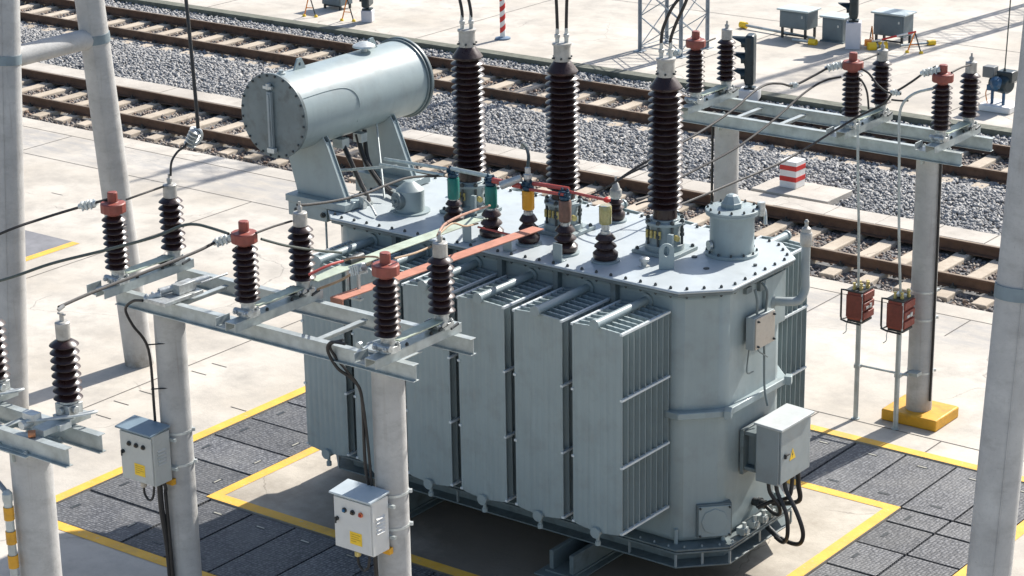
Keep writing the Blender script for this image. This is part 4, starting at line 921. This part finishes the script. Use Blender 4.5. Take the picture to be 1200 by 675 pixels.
button_box(-15.41, 'pale grey pushbutton box with blue grey roof on the left front post', M('box_grey_paint', (.48, .49, .46), .45, var=.05, scale=4, dirt=(.28, .28, .25), dscale=6, damt=.3), 0, M('blue_grey_roof', (.20, .27, .32), .45, var=.08, scale=5))
button_box(-12.69, 'near white pushbutton box with orange ringed button on the right front post', M('box_white_paint', (.60, .60, .58), .45, var=.04, scale=4, dirt=(.45, .44, .4), dscale=6, damt=.3), 1, M('pale_blue_roof', (.46, .52, .55), .45, var=.08, scale=5))
# yellow block under the far post
m = MB(); m.bx(-11.90, -11.18, 22.82, 23.42, 0, .14); tag(m.build('post_footing', yellow_blk, None, (-11.54, 23.1, 0), bevel=.018), 'square yellow painted footing block round the far concrete post', 'footing block')

# ------------------------------------------------------------------ discharge counters on pipes
def counter(x, y_, label, rodpts):
    t = thing('discharge_counter', (x, y_, 0), label, 'discharge counter', 'red surge counters on steel pipes')
    z0, z1 = 1.28, 1.62
    m = MB(); m.cyl((x, y_, 0), (x, y_, z0-.01), .030, n=14); m.lathe([(.05, 0), (.05, .012)], (x, y_, 0), 12); part(m, 'pipe', galv, t)
    bx0, bx1, by0, by1 = x-.09, x+.11, y_-.14, y_+.13
    m = MB(); m.bx(bx0, bx1, by0, by1, z0, z1)
    b = part(m, 'body', redbox, t, bevel=.01)
    m = MB()
    for k in range(3):
        z = z0+.02+k*.115; m.bx(bx1+.001, bx1+.022, by0+.01, by1-.01, z, z+.085)
    part(m, 'ribbed_side', redbox, b, bevel=.006)
    m = MB(); m.bx(bx0-.005, bx1, by0-.012, by0-.002, z0+.03, z1-.03); part(m, 'front_plate', M('dark_red_plate', (.17, .035, .024), .5, var=.2, scale=20), b, bevel=.003)
    m = MB(); m.bx(bx1-.012, bx1+.004, by0-.008, by0+.008, z0, z1); m.box((bx1+.026, (by0+by1)/2-.02, z0+.16), (.006, .12, .03)); m.box((bx1+.03, (by0+by1)/2+.02, z0+.17), (.012, .04, .05)); m.tube([(bx0, y_-.1, z0-.02), (bx0-.02, y_-.1, z0-.1), (bx0-.01, y_-.12, z0-.16), (bx0-.05, y_-.12, z0-.2)], .006); part(m, 'bracket_fitting', galv_lt, b)
    m = MB(); fx = bx0-.075
    m.tube([(bx0-.01, by0-.0, z1+.015), (fx, by0-.0, z1+.01), (fx, by0, z1-.05), (fx, by0, z0+.02), (fx+.01, by0, z0-.02), (bx0, by0, z0-.035), (bx1-.02, by0, z0-.04)], .012, smooth=False); m.bx(bx0, bx1, by0+.02, by1-.02, z0-.03, z0-.005); m.bx(bx0-.02, bx1, by0, by1, z1+.001, z1+.02)
    m.cyl((fx, by0, z0-.02), (fx+.05, by0+.2, z0-.02), .011, n=8); part(m, 'steel_frame', darkm, t)
    m = MB()
    for dx, dy in ((-.03, -.08), (.05, -.06), (-.01, .02), (.08, .05), (.05, .09)): m.lathe([(.022, 0), (.022, .03), (.014, .032), (.014, .06), (.02, .062), (.02, .08)], (x+dx, y_+dy, z1+.02), 8)
    part(m, 'terminal_bolt', brass, t)
    m = MB(); m.box((x+.02, y_-.02, z1+.05), (.12, .03, .03), .4); m.box((x-.04, y_+.03, z1+.045), (.04, .1, .02), .2); part(m, 'terminal_lug', galv_lt, t)
    m = MB(); m.tube(rodpts, .016, 8, sub=4); part(m, 'down_rod', gcable if 0 else galv, t)
counter(-12.16, 22.68, 'red surge counter box on a steel pipe, left of the two by the yellow block', [(-12.16, 22.64, 1.66), (-12.16, 22.6, 2.4), (-12.17, 22.56, 3.0), (-12.19, 22.55, 3.62)])
counter(-11.62, 22.66, 'red surge counter box on a steel pipe, right of the two against the concrete post', [(-11.60, 22.62, 1.66), (-11.62, 22.56, 2.4), (-11.65, 22.55, 3.3), (-11.67, 22.55, 3.75), (-11.63, 22.55, 3.95), (-11.5, 22.58, 4.08), (-11.32, 22.66, 4.14)])
m = MB(); m.cyl((-12.22, 22.72, .665), (-11.52, 22.74, .665), .014, n=8); m.box((-12.16, 22.69, .665), (.07, .07, .04)); m.box((-11.62, 22.68, .665), (.07, .07, .04)); m.box((-11.5, 22.86, .66), (.12, .12, .04)); m.cyl((-11.6, 22.75, .65), (-11.6, 22.94, .65), .014, n=8)
tag(m.build('pipe_brace', galv, None, (-11.9, 22.72, .66)), 'thin horizontal brace tying both counter pipes to the concrete post', 'brace')

# ------------------------------------------------------------------ big leaning poles
def aframe(X, ya, yb, zr, label, bar=True, rr=.178, k=.082):
    t = thing('a_frame_pole', (X, (ya+yb)/2, 0), label, 'a-frame pole', 'concrete a-frame poles'); yc = (ya+yb)/2; zt = 12.
    for yy, s in ((ya, 1), (yb, -1)):
        m = MB(); m.cyl((X, yy, -.05), (X, yy+s*k*zt, zt), rr*1.03, rr*.93, n=36); pl_ = part(m, 'leg', post_m, t)
        m = MB(); z = zr; d = Vector((0, s*k, 1)).normalized(); c = Vector((X, yy+s*k*z, z)); m.cyl(c-d*.055, c+d*.055, rr+.0085, n=36)
        for q in (4.9, 3.6): pass
        part(m, 'steel_collar', M('blue_grey_collar', (.19, .24, .265), .55, .1, var=.15, scale=6), pl_)
        m = MB(); m.box(c+Vector((rr*.72, -rr*.72, -.0))-d*.0, (.012, .012, 1.2)); 
        m = MB(); a = Vector((X+rr*.6, yy-rr*.82, 0)); m.tube([a+Vector((0, s*k*z_, z_)) for z_ in (0.1, 6, 11.9)], .004, 5, smooth=False); part(m, 'mould_seam', post_m, pl_)
    if bar:
        m = MB(); m.cyl((X, ya+k*zr, zr), (X, yb-k*zr, zr), .125, n=28); part(m, 'cross_bar', post_m, t)
    return t
aframe(-20.6, 17.02, 19.14, 4.33, 'big concrete a-frame at the left, two leaning legs joined by a thick round crossbar')
aframe(-7.27, 15.72, 17.84, 4.33, 'big leaning concrete pole at the right edge with a blue grey collar', True, k=.108)

# ------------------------------------------------------------------ line wires, clamps
WG = 'bare conductors of the front rack'; WG2 = 'bare conductors of the far rack'
def clamp_on(c, d, s=1., n=3):
    m = MB(); c = Vector(c); d = Vector(d).normalized(); sd_ = d.cross(Vector((0, 0, 1))).normalized(); up = sd_.cross(d)
    m.cyl(c-d*.05*s, c+d*(.05*n*s), .026*s, n=12); m.box(c+d*.025*n*s-up*.012, (.05*n*s, .05*s, .03*s), ax=Matrix((d, sd_, d.cross(sd_))).transposed())
    for k in range(n):
        q = c+d*(.05*k*s); m.lathe([(.040*s, -.009*s), (.044*s, -.004*s), (.044*s, .004*s), (.040*s, .009*s)], q, 14, d+up*.25*(-1)**k)
        for a in (-1, 1):
            w_ = q+sd_*a*.034*s; m.cyl(w_-up*.045*s, w_+up*.035*s, .009*s, n=6); m.lathe([(.017*s, 0), (.017*s, .016*s)], w_+up*.018*s, 6, up)
    return m
def wire(pts, r, label, mat=cablem, clamps=(), group=None, cat='wire', name='conductor'):
    o = MB().tube(pts, r, 8).build(name, mat, None, pts[0]); tag(o, label, cat, group)
    for c, d, s, n in clamps:
        k = clamp_on(c, d, s, n).build('wire_clamp', galv_lt, None, o.location, smooth=25); k.parent = o; k.location = (0, 0, 0)
    return o
wire([(-17.104, 13.200, 3.491), (-16.179, 13.400, 3.975), (-15.973, 13.750, 4.072), (-15.588, 13.900, 4.215), (-15.265, 13.950, 4.330)], .013, 'upper grey wire from the left edge to the leftmost red cap', clamps=[((-15.563, 13.900, 4.228), (.2, .05, .06), 1.0, 3)], group=WG)
wire([(-15.060, 13.970, 4.351), (-15.050, 14.200, 4.362), (-15.265, 14.660, 4.284)], .011, 'short wire between the leftmost red cap and its grey capped neighbour', group=WG)
wire([(-16.887, 13.000, 3.314), (-15.997, 13.200, 3.604), (-15.502, 13.400, 3.806), (-15.023, 13.600, 3.962), (-14.450, 13.700, 4.166), (-14.197, 13.800, 4.288), (-14.054, 13.850, 4.315), (-13.895, 13.900, 4.290), (-13.709, 13.900, 4.275)], .014, 'long middle wire passing in front of the left pair to the middle red cap', gcable, group=WG)
wire([(-13.175, 11.430, 4.396), (-13.394, 12.000, 4.323), (-13.632, 12.900, 4.234), (-13.821, 13.600, 4.168), (-13.840, 13.900, 4.189), (-13.579, 13.940, 4.319)], .014, 'dark wire from the nearest grey cap up to the middle red cap', clamps=[((-13.841, 13.900, 4.181), (.12, .03, .05), 1.0, 3)], group=WG)
wire([(-13.445, 13.970, 4.311), (-13.528, 14.300, 4.276), (-13.654, 14.660, 4.212)], .011, 'short wire between the middle red cap and its grey capped neighbour', group=WG)
wire([(-13.415, 14.000, 4.253), (-13.394, 14.300, 4.116), (-13.481, 14.750, 3.943), (-13.552, 15.200, 3.788)], .012, 'thin dark wire leaving the middle red cap to the right behind the pair', gcable, group=WG)
wire([(-13.600, 14.680, 4.369), (-13.585, 14.800, 4.342), (-13.668, 15.300, 4.247), (-13.907, 16.000, 4.115), (-14.232, 16.700, 3.982), (-14.539, 17.400, 3.840), (-14.714, 18.100, 3.667)], .013, 'dark cable curving from the middle grey cap over the lid to the first teal bushing', group=WG)
wire([(-13.328, 14.500, 3.803), (-13.267, 14.700, 3.849), (-13.268, 14.900, 3.836)], .013, 'short bright red insulated wire beside the middle pair', redrod, group=WG)
wire([(-13.268, 14.900, 3.836), (-13.133, 14.900, 3.893), (-12.445, 14.400, 4.157), (-12.007, 14.000, 4.289)], .009, 'thin brown wire ending the red insulated piece at the right red cap', M('tan_wire', (.35, .24, .15), .6), group=WG)
wire([(-13.460, 14.750, 3.571), (-12.941, 14.500, 3.827), (-12.452, 14.200, 4.108), (-12.123, 13.980, 4.273)], .012, 'stout tan wire clamped to the right red cap from the left', MATS['tan_wire'], clamps=[((-12.423, 14.100, 4.125), (.12, -.06, .05), 1.1, 4)], group=WG)
wire([(-11.876, 13.980, 4.355), (-11.928, 14.300, 4.307), (-12.034, 14.660, 4.255)], .010, 'short tan wire between the right red cap and its grey capped neighbour', MATS['tan_wire'], group=WG)
wire([(-11.971, 14.680, 4.361), (-12.161, 15.000, 4.340), (-12.656, 15.800, 4.128), (-13.321, 16.900, 3.811), (-13.896, 17.900, 3.524)], .013, 'copper coloured cable from the right grey cap up to the second teal bushing', M('copper_cable', (.32, .17, .12), .5, .3, var=.2), group=WG)
wire([(-11.987, 14.700, 4.353), (-12.225, 15.200, 4.295), (-12.876, 16.200, 3.907), (-13.743, 17.500, 3.458)], .009, 'thin tan wire above the green busbar to the lid bracket', MATS['tan_wire'], group=WG)
wire([(-13.861, 17.650, 3.364), (-13.588, 17.650, 3.356), (-13.447, 17.650, 3.353)], .011, 'short red and tan wire joining two lid brackets', redrod, group=WG)
# dropper at left
wire([(-15.197, 14.680, 4.390), (-15.194, 14.700, 4.520), (-15.208, 14.800, 4.595), (-15.164, 14.850, 4.640), (-15.165, 14.900, 4.687)], .011, 'thin wire rising from the leftmost grey cap to the dropper clamp', group=WG)
k = wire([(-15.084, 14.950, 4.763), (-15.069, 14.950, 4.815), (-15.135, 15.000, 5.290), (-15.275, 15.100, 5.988), (-15.427, 15.200, 6.680)], .018, 'thick black dropper cable coming down from above at the left', black)
m = MB(); c = Vector((-15.124, 14.930, 4.720))
for i in range(5): m.lathe([(.035, -.012), (.06, -.006), (.06, .006), (.035, .012)], c+Vector((.015, 0, .025))*(i-2)*1.4, 12, (.5, 0, .8))
m.tube([c+Vector((-.1, 0, -.06)), c+Vector((-.02, 0, -.09)), c+Vector((.08, .02, -.02)), c+Vector((.09, .02, .07)), c+Vector((.0, 0, .09))], .014)
o = m.build('parallel_clamp', alu, None, k.location); o.parent = k; o.location = (0, 0, 0)
# far rack
wire([(-14.769, 22.740, 4.105), (-14.840, 22.700, 4.062), (-14.891, 22.500, 3.948)], .011, 'short grey wire into the left red cap of the far rack', clamps=[((-14.828, 22.700, 4.095), (.12, .0, .04), 1.0, 3)], group=WG2)
wire([(-14.576, 22.760, 4.177), (-14.548, 23.000, 4.209), (-14.655, 23.420, 4.172)], .011, 'short wire between the far left red cap and its grey neighbour', group=WG2)
wire([(-12.465, 22.740, 4.289), (-12.628, 22.700, 4.226), (-12.734, 22.500, 4.142), (-12.837, 22.200, 4.069), (-12.887, 22.000, 4.122), (-12.957, 21.800, 4.143), (-12.914, 21.400, 4.122), (-12.887, 21.000, 4.034), (-12.882, 20.300, 3.926), (-12.913, 19.600, 3.842), (-13.035, 19.300, 3.733), (-13.205, 19.200, 3.591)], .014, 'long grey wire from the middle far red cap, sagging to the short brown bushing', clamps=[((-12.650, 22.680, 4.207), (.15, .03, .05), 1.0, 4), ((-12.859, 22.200, 4.066), (.05, 0, .01), .8, 2)], group=WG2)
wire([(-12.513, 22.720, 4.107), (-12.677, 22.600, 4.060), (-12.723, 22.200, 3.975), (-12.693, 21.500, 3.820), (-12.695, 20.700, 3.675), (-12.772, 19.800, 3.565), (-12.753, 19.200, 3.515), (-12.764, 18.900, 3.530)], .013, 'second long wire from below the middle far red cap, crossing before the tall bushing', group=WG2)
wire([(-11.854, 22.700, 3.999), (-11.957, 22.700, 3.867), (-12.223, 22.600, 3.701), (-12.381, 22.300, 3.564), (-12.459, 21.400, 3.426), (-12.504, 20.400, 3.400), (-12.511, 19.400, 3.404), (-12.487, 19.200, 3.419)], .013, 'third and lowest long wire from the right far pair to the lid', group=WG2)
wire([(-11.339, 22.740, 4.371), (-11.442, 22.700, 4.308), (-11.615, 22.700, 4.168), (-11.802, 22.700, 4.036), (-11.908, 22.700, 4.012), (-12.041, 22.700, 4.083), (-12.154, 22.700, 4.197), (-12.287, 22.740, 4.232)], .013, 'wire looping between the middle and the right red caps of the far rack', clamps=[((-11.452, 22.700, 4.297), (.15, 0, .05), 1.0, 4), ((-11.823, 22.700, 4.023), (.05, 0, 0), .8, 2)], group=WG2)
wire([(-12.360, 22.740, 4.143), (-12.259, 22.740, 4.086), (-12.189, 22.740, 3.966), (-12.160, 22.740, 3.771)], .012, 'short dark wire hanging in a curve beside the middle far red cap', group=WG2)
wire([(-11.825, 22.650, 3.944), (-11.692, 22.600, 3.963), (-11.581, 22.570, 3.984)], .011, 'short level wire joining the loop to the right down rod', group=WG2)
wire([(-12.311, 22.760, 4.304), (-12.322, 23.000, 4.297), (-12.415, 23.420, 4.256)], .011, 'short wire between the middle far red cap and its grey neighbour', group=WG2)
wire([(-11.159, 22.760, 4.323), (-11.155, 23.000, 4.335), (-11.244, 23.420, 4.272)], .011, 'short wire between the right far red cap and its grey neighbour', group=WG2)
wire([(-13.379, 18.900, 3.457), (-13.209, 19.000, 3.563), (-13.007, 19.100, 3.710), (-12.807, 19.200, 3.829)], .010, 'thin dark wire lying across the lid behind the brown sleeve', group=WG2)
wire([(-12.967, 19.200, 3.368), (-12.872, 19.300, 3.396), (-12.711, 19.300, 3.358), (-12.446, 19.300, 3.337)], .010, 'thin wire running low behind the right tall bushing', group=WG2)
# ------------------------------------------------------------------ small things by the tracks
def marker():
    x, y_, s = -17.86, 30.92, .15; t = thing('marker_post', (x, y_, 0), 'short square red and white banded marker post on its concrete pad', 'marker post')
    part(MB().bx(x-s, x+s, y_-s, y_+s, .012, .45), 'body', white, t, bevel=.008)
    m = MB()
    for z in (.12, .30): m.bx(x-s-.003, x+s+.003, y_-s-.003, y_+s+.003, z, z+.085)
    part(m, 'red_band', redp, t, bevel=.008)
marker()
tag(MB().bx(-18.35, -16.95, 30.45, 31.25, -.10, .01).build('marker_pad', strip_m, None, (-17.7, 30.85, -.1), bevel=.01), 'flat square concrete pad under the red and white marker post', 'concrete pad')
x, y_ = -28.45, 37.2
t = thing('striped_pole', (x, y_, 0), 'slim red and white striped pole on the far yard', 'striped pole')
part(MB().cyl((x, y_, 0), (x, y_, 3.2), .058, n=20), 'tube', white, t)
m = MB()
for k in range(14):
    z = .18+k*.22; n = 20; vs = []
    for e in (0, .11):
        for i in range(n): a = 2*PI*i/n; vs.append((x+.061*math.cos(a), y_+.061*math.sin(a), z+e+.05*math.sin(a+.6)))
    m.add(vs, [(i, (i+1) % n, n+(i+1) % n, n+i) for i in range(n)])
part(m, 'red_band', redp, t)
part(MB().lathe([(.16, 0), (.16, .03), (.07, .05)], (x, y_, 0), 20), 'foot', M('blue_grey_foot', (.12, .18, .26), .5), t)
def lattice(x0, y0, s, h, label):
    t = thing('lattice_mast', (x0+s/2, y0+s/2, 0), label, 'lattice mast', 'steel lattice masts beyond the tracks')
    cs = [(x0, y0), (x0+s, y0), (x0+s, y0+s), (x0, y0+s)]
    for cx_, cy_ in cs:
        m = MB(); m.bx(cx_-.045, cx_+.045, cy_-.006, cy_+.006, 0, h); m.bx(cx_-.006, cx_+.006, cy_-.045, cy_+.045, 0, h); m.bx(cx_-.1, cx_+.1, cy_-.1, cy_+.1, 0, .015); part(m, 'leg', M('mast_steel', (.30, .34, .37), .5, .2, var=.15, scale=5), t, smooth=0)
    m = MB(); p = .62
    for i in range(4):
        a, b = cs[i], cs[(i+1) % 4]
        for k in range(int(h/p)):
            z = .1+k*p; m.cyl((*a, z), (*b, z+p), .012, n=5); m.cyl((*b, z), (*a, z+p), .012, n=5)
            if k % 2 == 0: m.cyl((*a, z), (*b, z), .012, n=5)
    part(m, 'lacing', MATS['mast_steel'], t, smooth=0)
lattice(-25.42, 37.78, .98, 11, 'steel lattice mast rising beyond the tracks at the top centre')
lattice(-20.6, 48.6, .98, 12, 'steel lattice mast standing far back on the yard, casting its laced shadow')
def hood(m, c, r, L, d):      # signal hood: half open tube
    d = Vector(d).normalized(); u = Vector((0, 0, 1)); s = d.cross(u).normalized(); c = Vector(c); n = 16; V = []; F = []
    for j, (t_, rr) in enumerate(((0, r), (L, r*1.02), (L, r*.9), (0, r*.88))):
        for i in range(n+1):
            a = PI*(-.15+1.30*i/n); k = t_ * (1 if 0 else max(.25, math.sin(max(0, min(PI, a))))) if t_ else 0
            V.append(c+s*math.cos(a)*rr+u*math.sin(a)*rr+d*k)
    for j in range(3):
        for i in range(n): F.append((j*(n+1)+i, j*(n+1)+i+1, (j+1)*(n+1)+i+1, (j+1)*(n+1)+i))
    m.add(V, F)
def signal(x, y_, zb, n, d, label, basec, bh=.30, bw=.30, mat=signalm, grp='railway light signals'):
    d = Vector(d).normalized(); rz = math.atan2(d.y, d.x); t = thing('signal_light', (x, y_, zb), label, 'railway signal', grp)
    m = MB(); m.box((x, y_, zb+bh/2), (bw, bw, bh), rz); b = part(m, 'base', basec, t, bevel=.015)
    m = MB(); f = Vector((x, y_, zb+bh*.72))+Vector((math.cos(rz-PI/2), math.sin(rz-PI/2), 0))*(bw/2+.003); m.box(f, (bw*.5, .006, .05), rz); part(m, 'orange_label', orangep, b)
    m = MB(); m.lathe([(.06, 0), (.04, .03), (.04, .09)], (x, y_, zb+bh), 12); m.box((x, y_, zb+bh+.02), (.2, .2, .03), rz); part(m, 'stand', mat, t)
    h = .30*n+.04; zc = zb+bh+.08+h/2
    m = MB(); m.box((x, y_, zc), (.17, .32 if n == 3 else .44, h), rz); hd = part(m, 'head', mat, t, bevel=.04)
    for k in range(n):
        z = zc-h/2+.17+.30*k; m = MB(); hood(m, Vector((x, y_, z))+d*.085, .125, .29 if n == 3 else .24, d); m.lathe([(.13, 0), (.13, .02)], Vector((x, y_, z))+d*.08, 20, d); hh = part(m, 'hood', mat, hd)
        m = MB(); m.lathe([(.09, .022), (.06, .03), (.02, .033)], Vector((x, y_, z))+d*.082, 16, d); part(m, 'lens', M('dark_signal_lens', (.02, .02, .02), .1, coat=1.), hh)
    return t
signal(-21.52, 35.62, -.02, 3, (-.93, -.36, 0), 'three aspect signal head with deep hoods, seen side on behind the far rack', white, .20, .36)
signal(-21.98, 40.35, 0, 2, (-.9, -.43, 0), 'dark signal head on a tall pale plinth between the far cabinets', M('lilac_plinth', (.58, .57, .60), .6, var=.05), .55, .30)
signal(-31.95, 37.0, 0, 2, (-.9, -.43, 0), 'dark signal on a pale block at the top left, cut by the frame', MATS['lilac_plinth'], .26, .24)
def cabinet(x0, x1, y0, y1, z0, z1, legs, label, mat=cabblue):
    t = thing('trackside_cabinet', ((x0+x1)/2, (y0+y1)/2, 0), label, 'trackside cabinet', 'blue grey trackside cabinets')
    part(MB().bx(x0, x1, y0, y1, z0, z1), 'body', mat, t, bevel=.008)
    m = MB(); m.bx(x0+.03, x1-.03, y0-.012, y0-.001, z0+.03, z1-.04); d = part(m, 'door', mat, t, bevel=.004)
    m = MB(); m.box((x1-.1, y0-.02, (z0+z1)/2+.08), (.03, .02, .05)); part(m, 'door_lock', galv_lt, d)
    m = MB(); m.bx(x0-.05, x1+.05, y0-.05, y1+.05, z1+.001, z1+.035); part(m, 'roof', cabroof, t, bevel=.008)
    if legs:
        m = MB()
        for xx in (x0+.05, x1-.05):
            for yy in (y0+.04, y1-.04): m.bx(xx-.022, xx+.022, yy-.022, yy+.022, 0, z0-.001)
        m.bx(x0+.05, x1-.05, y0+.03, y0+.05, .06, .09); part(m, 'leg', darkm, t, smooth=0)
    else: part(MB().bx(x0-.03, x1+.03, y0-.03, y1+.03, 0, z0-.001), 'plinth', cabblue, t)
cabinet(-23.74, -23.10, 40.42, 40.88, .22, .58, True, 'blue grey cabinet on four legs, left of the trackside cabinets')
cabinet(-22.84, -22.36, 40.60, 41.0, .03, .50, False, 'blue grey cabinet standing on the ground left of the signal plinth')
cabinet(-21.88, -21.20, 41.0, 41.42, .18, .62, True, 'blue grey cabinet behind the red and white barrier bar')
cabinet(-33.75, -33.2, 37.55, 37.95, .1, .6, True, 'dark cabinet at the top left edge between two trestles', cabblue)
# lying rods with yellow ends, barrier bar and trestles
def rodthing(a, b, r, label, ends=(1, 1), mat=galv):
    t = thing('lying_rod', a, label, 'ground rod', 'grey rods with yellow ends'); part(MB().cyl(a, b, r, n=8), 'rod', mat, t)
    d = (Vector(b)-Vector(a)).normalized()
    for p_, e, s in ((Vector(a), ends[0], -1), (Vector(b), ends[1], 1)):
        if e: m = MB(); m.cyl(p_, p_+d*s*.16, r*2.3, n=12); part(m, 'yellow_end', stickery, t)
rodthing((-24.75, 40.78, .07), (-22.95, 40.5, .06), .03, 'long grey rod lying under the legged cabinet, yellow at its tip', (1, 0))
rodthing((-23.3, 40.2, .05), (-22.9, 40.2, .05), .03, 'short grey rod with a yellow end before the ground cabinet', (0, 1))
rodthing((-21.55, 40.5, .06), (-21.5, 40.55, .06), .04, 'stubby yellow ended rod at the foot of the signal plinth', (1, 1))
rodthing((-21.2, 40.9, .05), (-20.85, 41.4, .05), .025, 'grey rod ending in yellow right of the barrier trestle', (0, 1))
def trestle(x, y_, h, ang, label):
    t = thing('trestle', (x, y_, 0), label, 'trestle', 'small folding trestles'); d = Vector((math.cos(ang), math.sin(ang), 0))*.14
    m = MB(); m.cyl(Vector((x, y_, 0))-d, (x, y_, h), .014, n=8); part(m, 'leg', orangep, t); m = MB(); m.cyl(Vector((x, y_, 0))+d, (x, y_, h), .014, n=8); part(m, 'leg', darkm, t)
    m = MB(); m.cyl(Vector((x, y_, h*.4))-d*.6, Vector((x, y_, h*.4))+d*.6, .01, n=6); part(m, 'spreader', orangep, t)
    m = MB()
    for s in (-1, 1): q = Vector((x, y_, 0))+d*s; m.lathe([(.04, 0), (.04, .03), (.025, .05)], q, 10)
    part(m, 'foot', stickery, t)
trestle(-20.75, 40.62, .42, .3, 'small trestle holding the right end of the red and white bar')
trestle(-21.78, 40.75, .40, 2.4, 'small trestle between the signal plinth and the barrier bar')
trestle(-33.35, 36.7, .5, .3, 'leftmost orange legged trestle at the top left edge')
trestle(-32.35, 36.8, .5, .3, 'orange legged trestle beside the pale signal block at the top left')
trestle(-32.1, 37.1, .36, 1.9, 'low orange trestle behind the pale signal block at the top left')
t = thing('barrier_bar', (-21.3, 40.6, .3), 'red and white barrier bar sloping up to the trestle', 'barrier bar')
a, b = Vector((-21.72, 40.5, .12)), Vector((-20.75, 40.62, .43)); part(MB().cyl(a, b, .018, n=10), 'bar', white, t)
m = MB(); m.cyl(a.lerp(b, .3), a.lerp(b, .62), .0195, n=10); m.cyl(a.lerp(b, .86), a.lerp(b, 1.02), .0195, n=10); part(m, 'red_band', redp, t)
m = MB(); m.box(a, (.14, .12, .12), .4); part(m, 'orange_grip', orangep, t)
# blue point machine at right
x, y_ = -17.32, 37.35
t = thing('point_machine', (x, y_, 0), 'blue and black machine with a grey box on a white base by the right pole', 'machine')
m = MB(); m.box((x, y_, .06), (.62, .55, .12)); part(m, 'base', white, t, bevel=.02)
m = MB(); m.cyl((x-.12, y_-.1, .12), (x-.12, y_-.1, .36), .03, n=8); m.cyl((x+.1, y_-.1, .12), (x+.1, y_-.1, .36), .03, n=8); m.cyl((x, y_+.12, .12), (x, y_+.12, .4), .03, n=8); part(m, 'leg', bluep, t)
m = MB(); m.lathe([(.12, -.2), (.17, -.17), (.17, .14), (.13, .2)], (x, y_, .48), 18, (.9, -.3, 0)); m.box((x+.08, y_+.05, .62), (.3, .26, .2)); mo = part(m, 'motor', signalm, t, bevel=.02)
m = MB(); m.lathe([(.10, .0), (.12, .03), (.06, .1)], (x-.02, y_-.17, .52), 14, (.2, -.9, .2)); m.box((x-.1, y_-.12, .42), (.2, .12, .1)); part(m, 'blue_housing', bluep, mo)
m = MB(); m.box((x-.22, y_-.02, .68), (.22, .2, .2)); part(m, 'grey_box', M('dark_grey_box', (.16, .17, .17), .5), t, bevel=.012)
m = MB(); m.tube([(x-.2, y_-.1, .45), (x-.24, y_-.12, .3), (x-.2, y_-.12, .12)], .01); part(m, 'orange_lead', orangep, t)
m = MB(); m.lathe([(.03, 0), (.015, .05)], (x+.05, y_, .72), 10); m.tube([(x+.05, y_, .75), (x+.07, y_, 1.4), (x+.12, y_, 3.2)], .012); part(m, 'antenna_wire', gcable, t)
# striped guard pipe at lower left
x, y_ = (-13.432, 10.961, 2.450)[:2]
t = thing('guard_pipe', (x, y_, 0), 'grey guard pipe with yellow bands beside the lower left concrete post', 'guard pipe')
m = MB(); m.cyl((x, y_, 0), (x, y_, 2.85), .035, n=16); m.lathe([(.035, 2.83), (.042, 2.85), (.042, 2.91), (.02, 2.94)], (x, y_, 0), 14); part(m, 'pipe', galv, t)
m = MB()
for k in range(9): z = 2.74-.21*k; m.cyl((x, y_, z-.055), (x, y_, z+.055), .0425, n=16)
part(m, 'yellow_band', yellow_blk, t)
m = MB(); m.tube([(x, y_, 2.91), (x-.2, y_+.02, 3.02), (x-.9, y_+.1, 3.35)], .022); part(m, 'feed_conduit', M('blue_grey_conduit', (.22, .26, .3), .5), t)
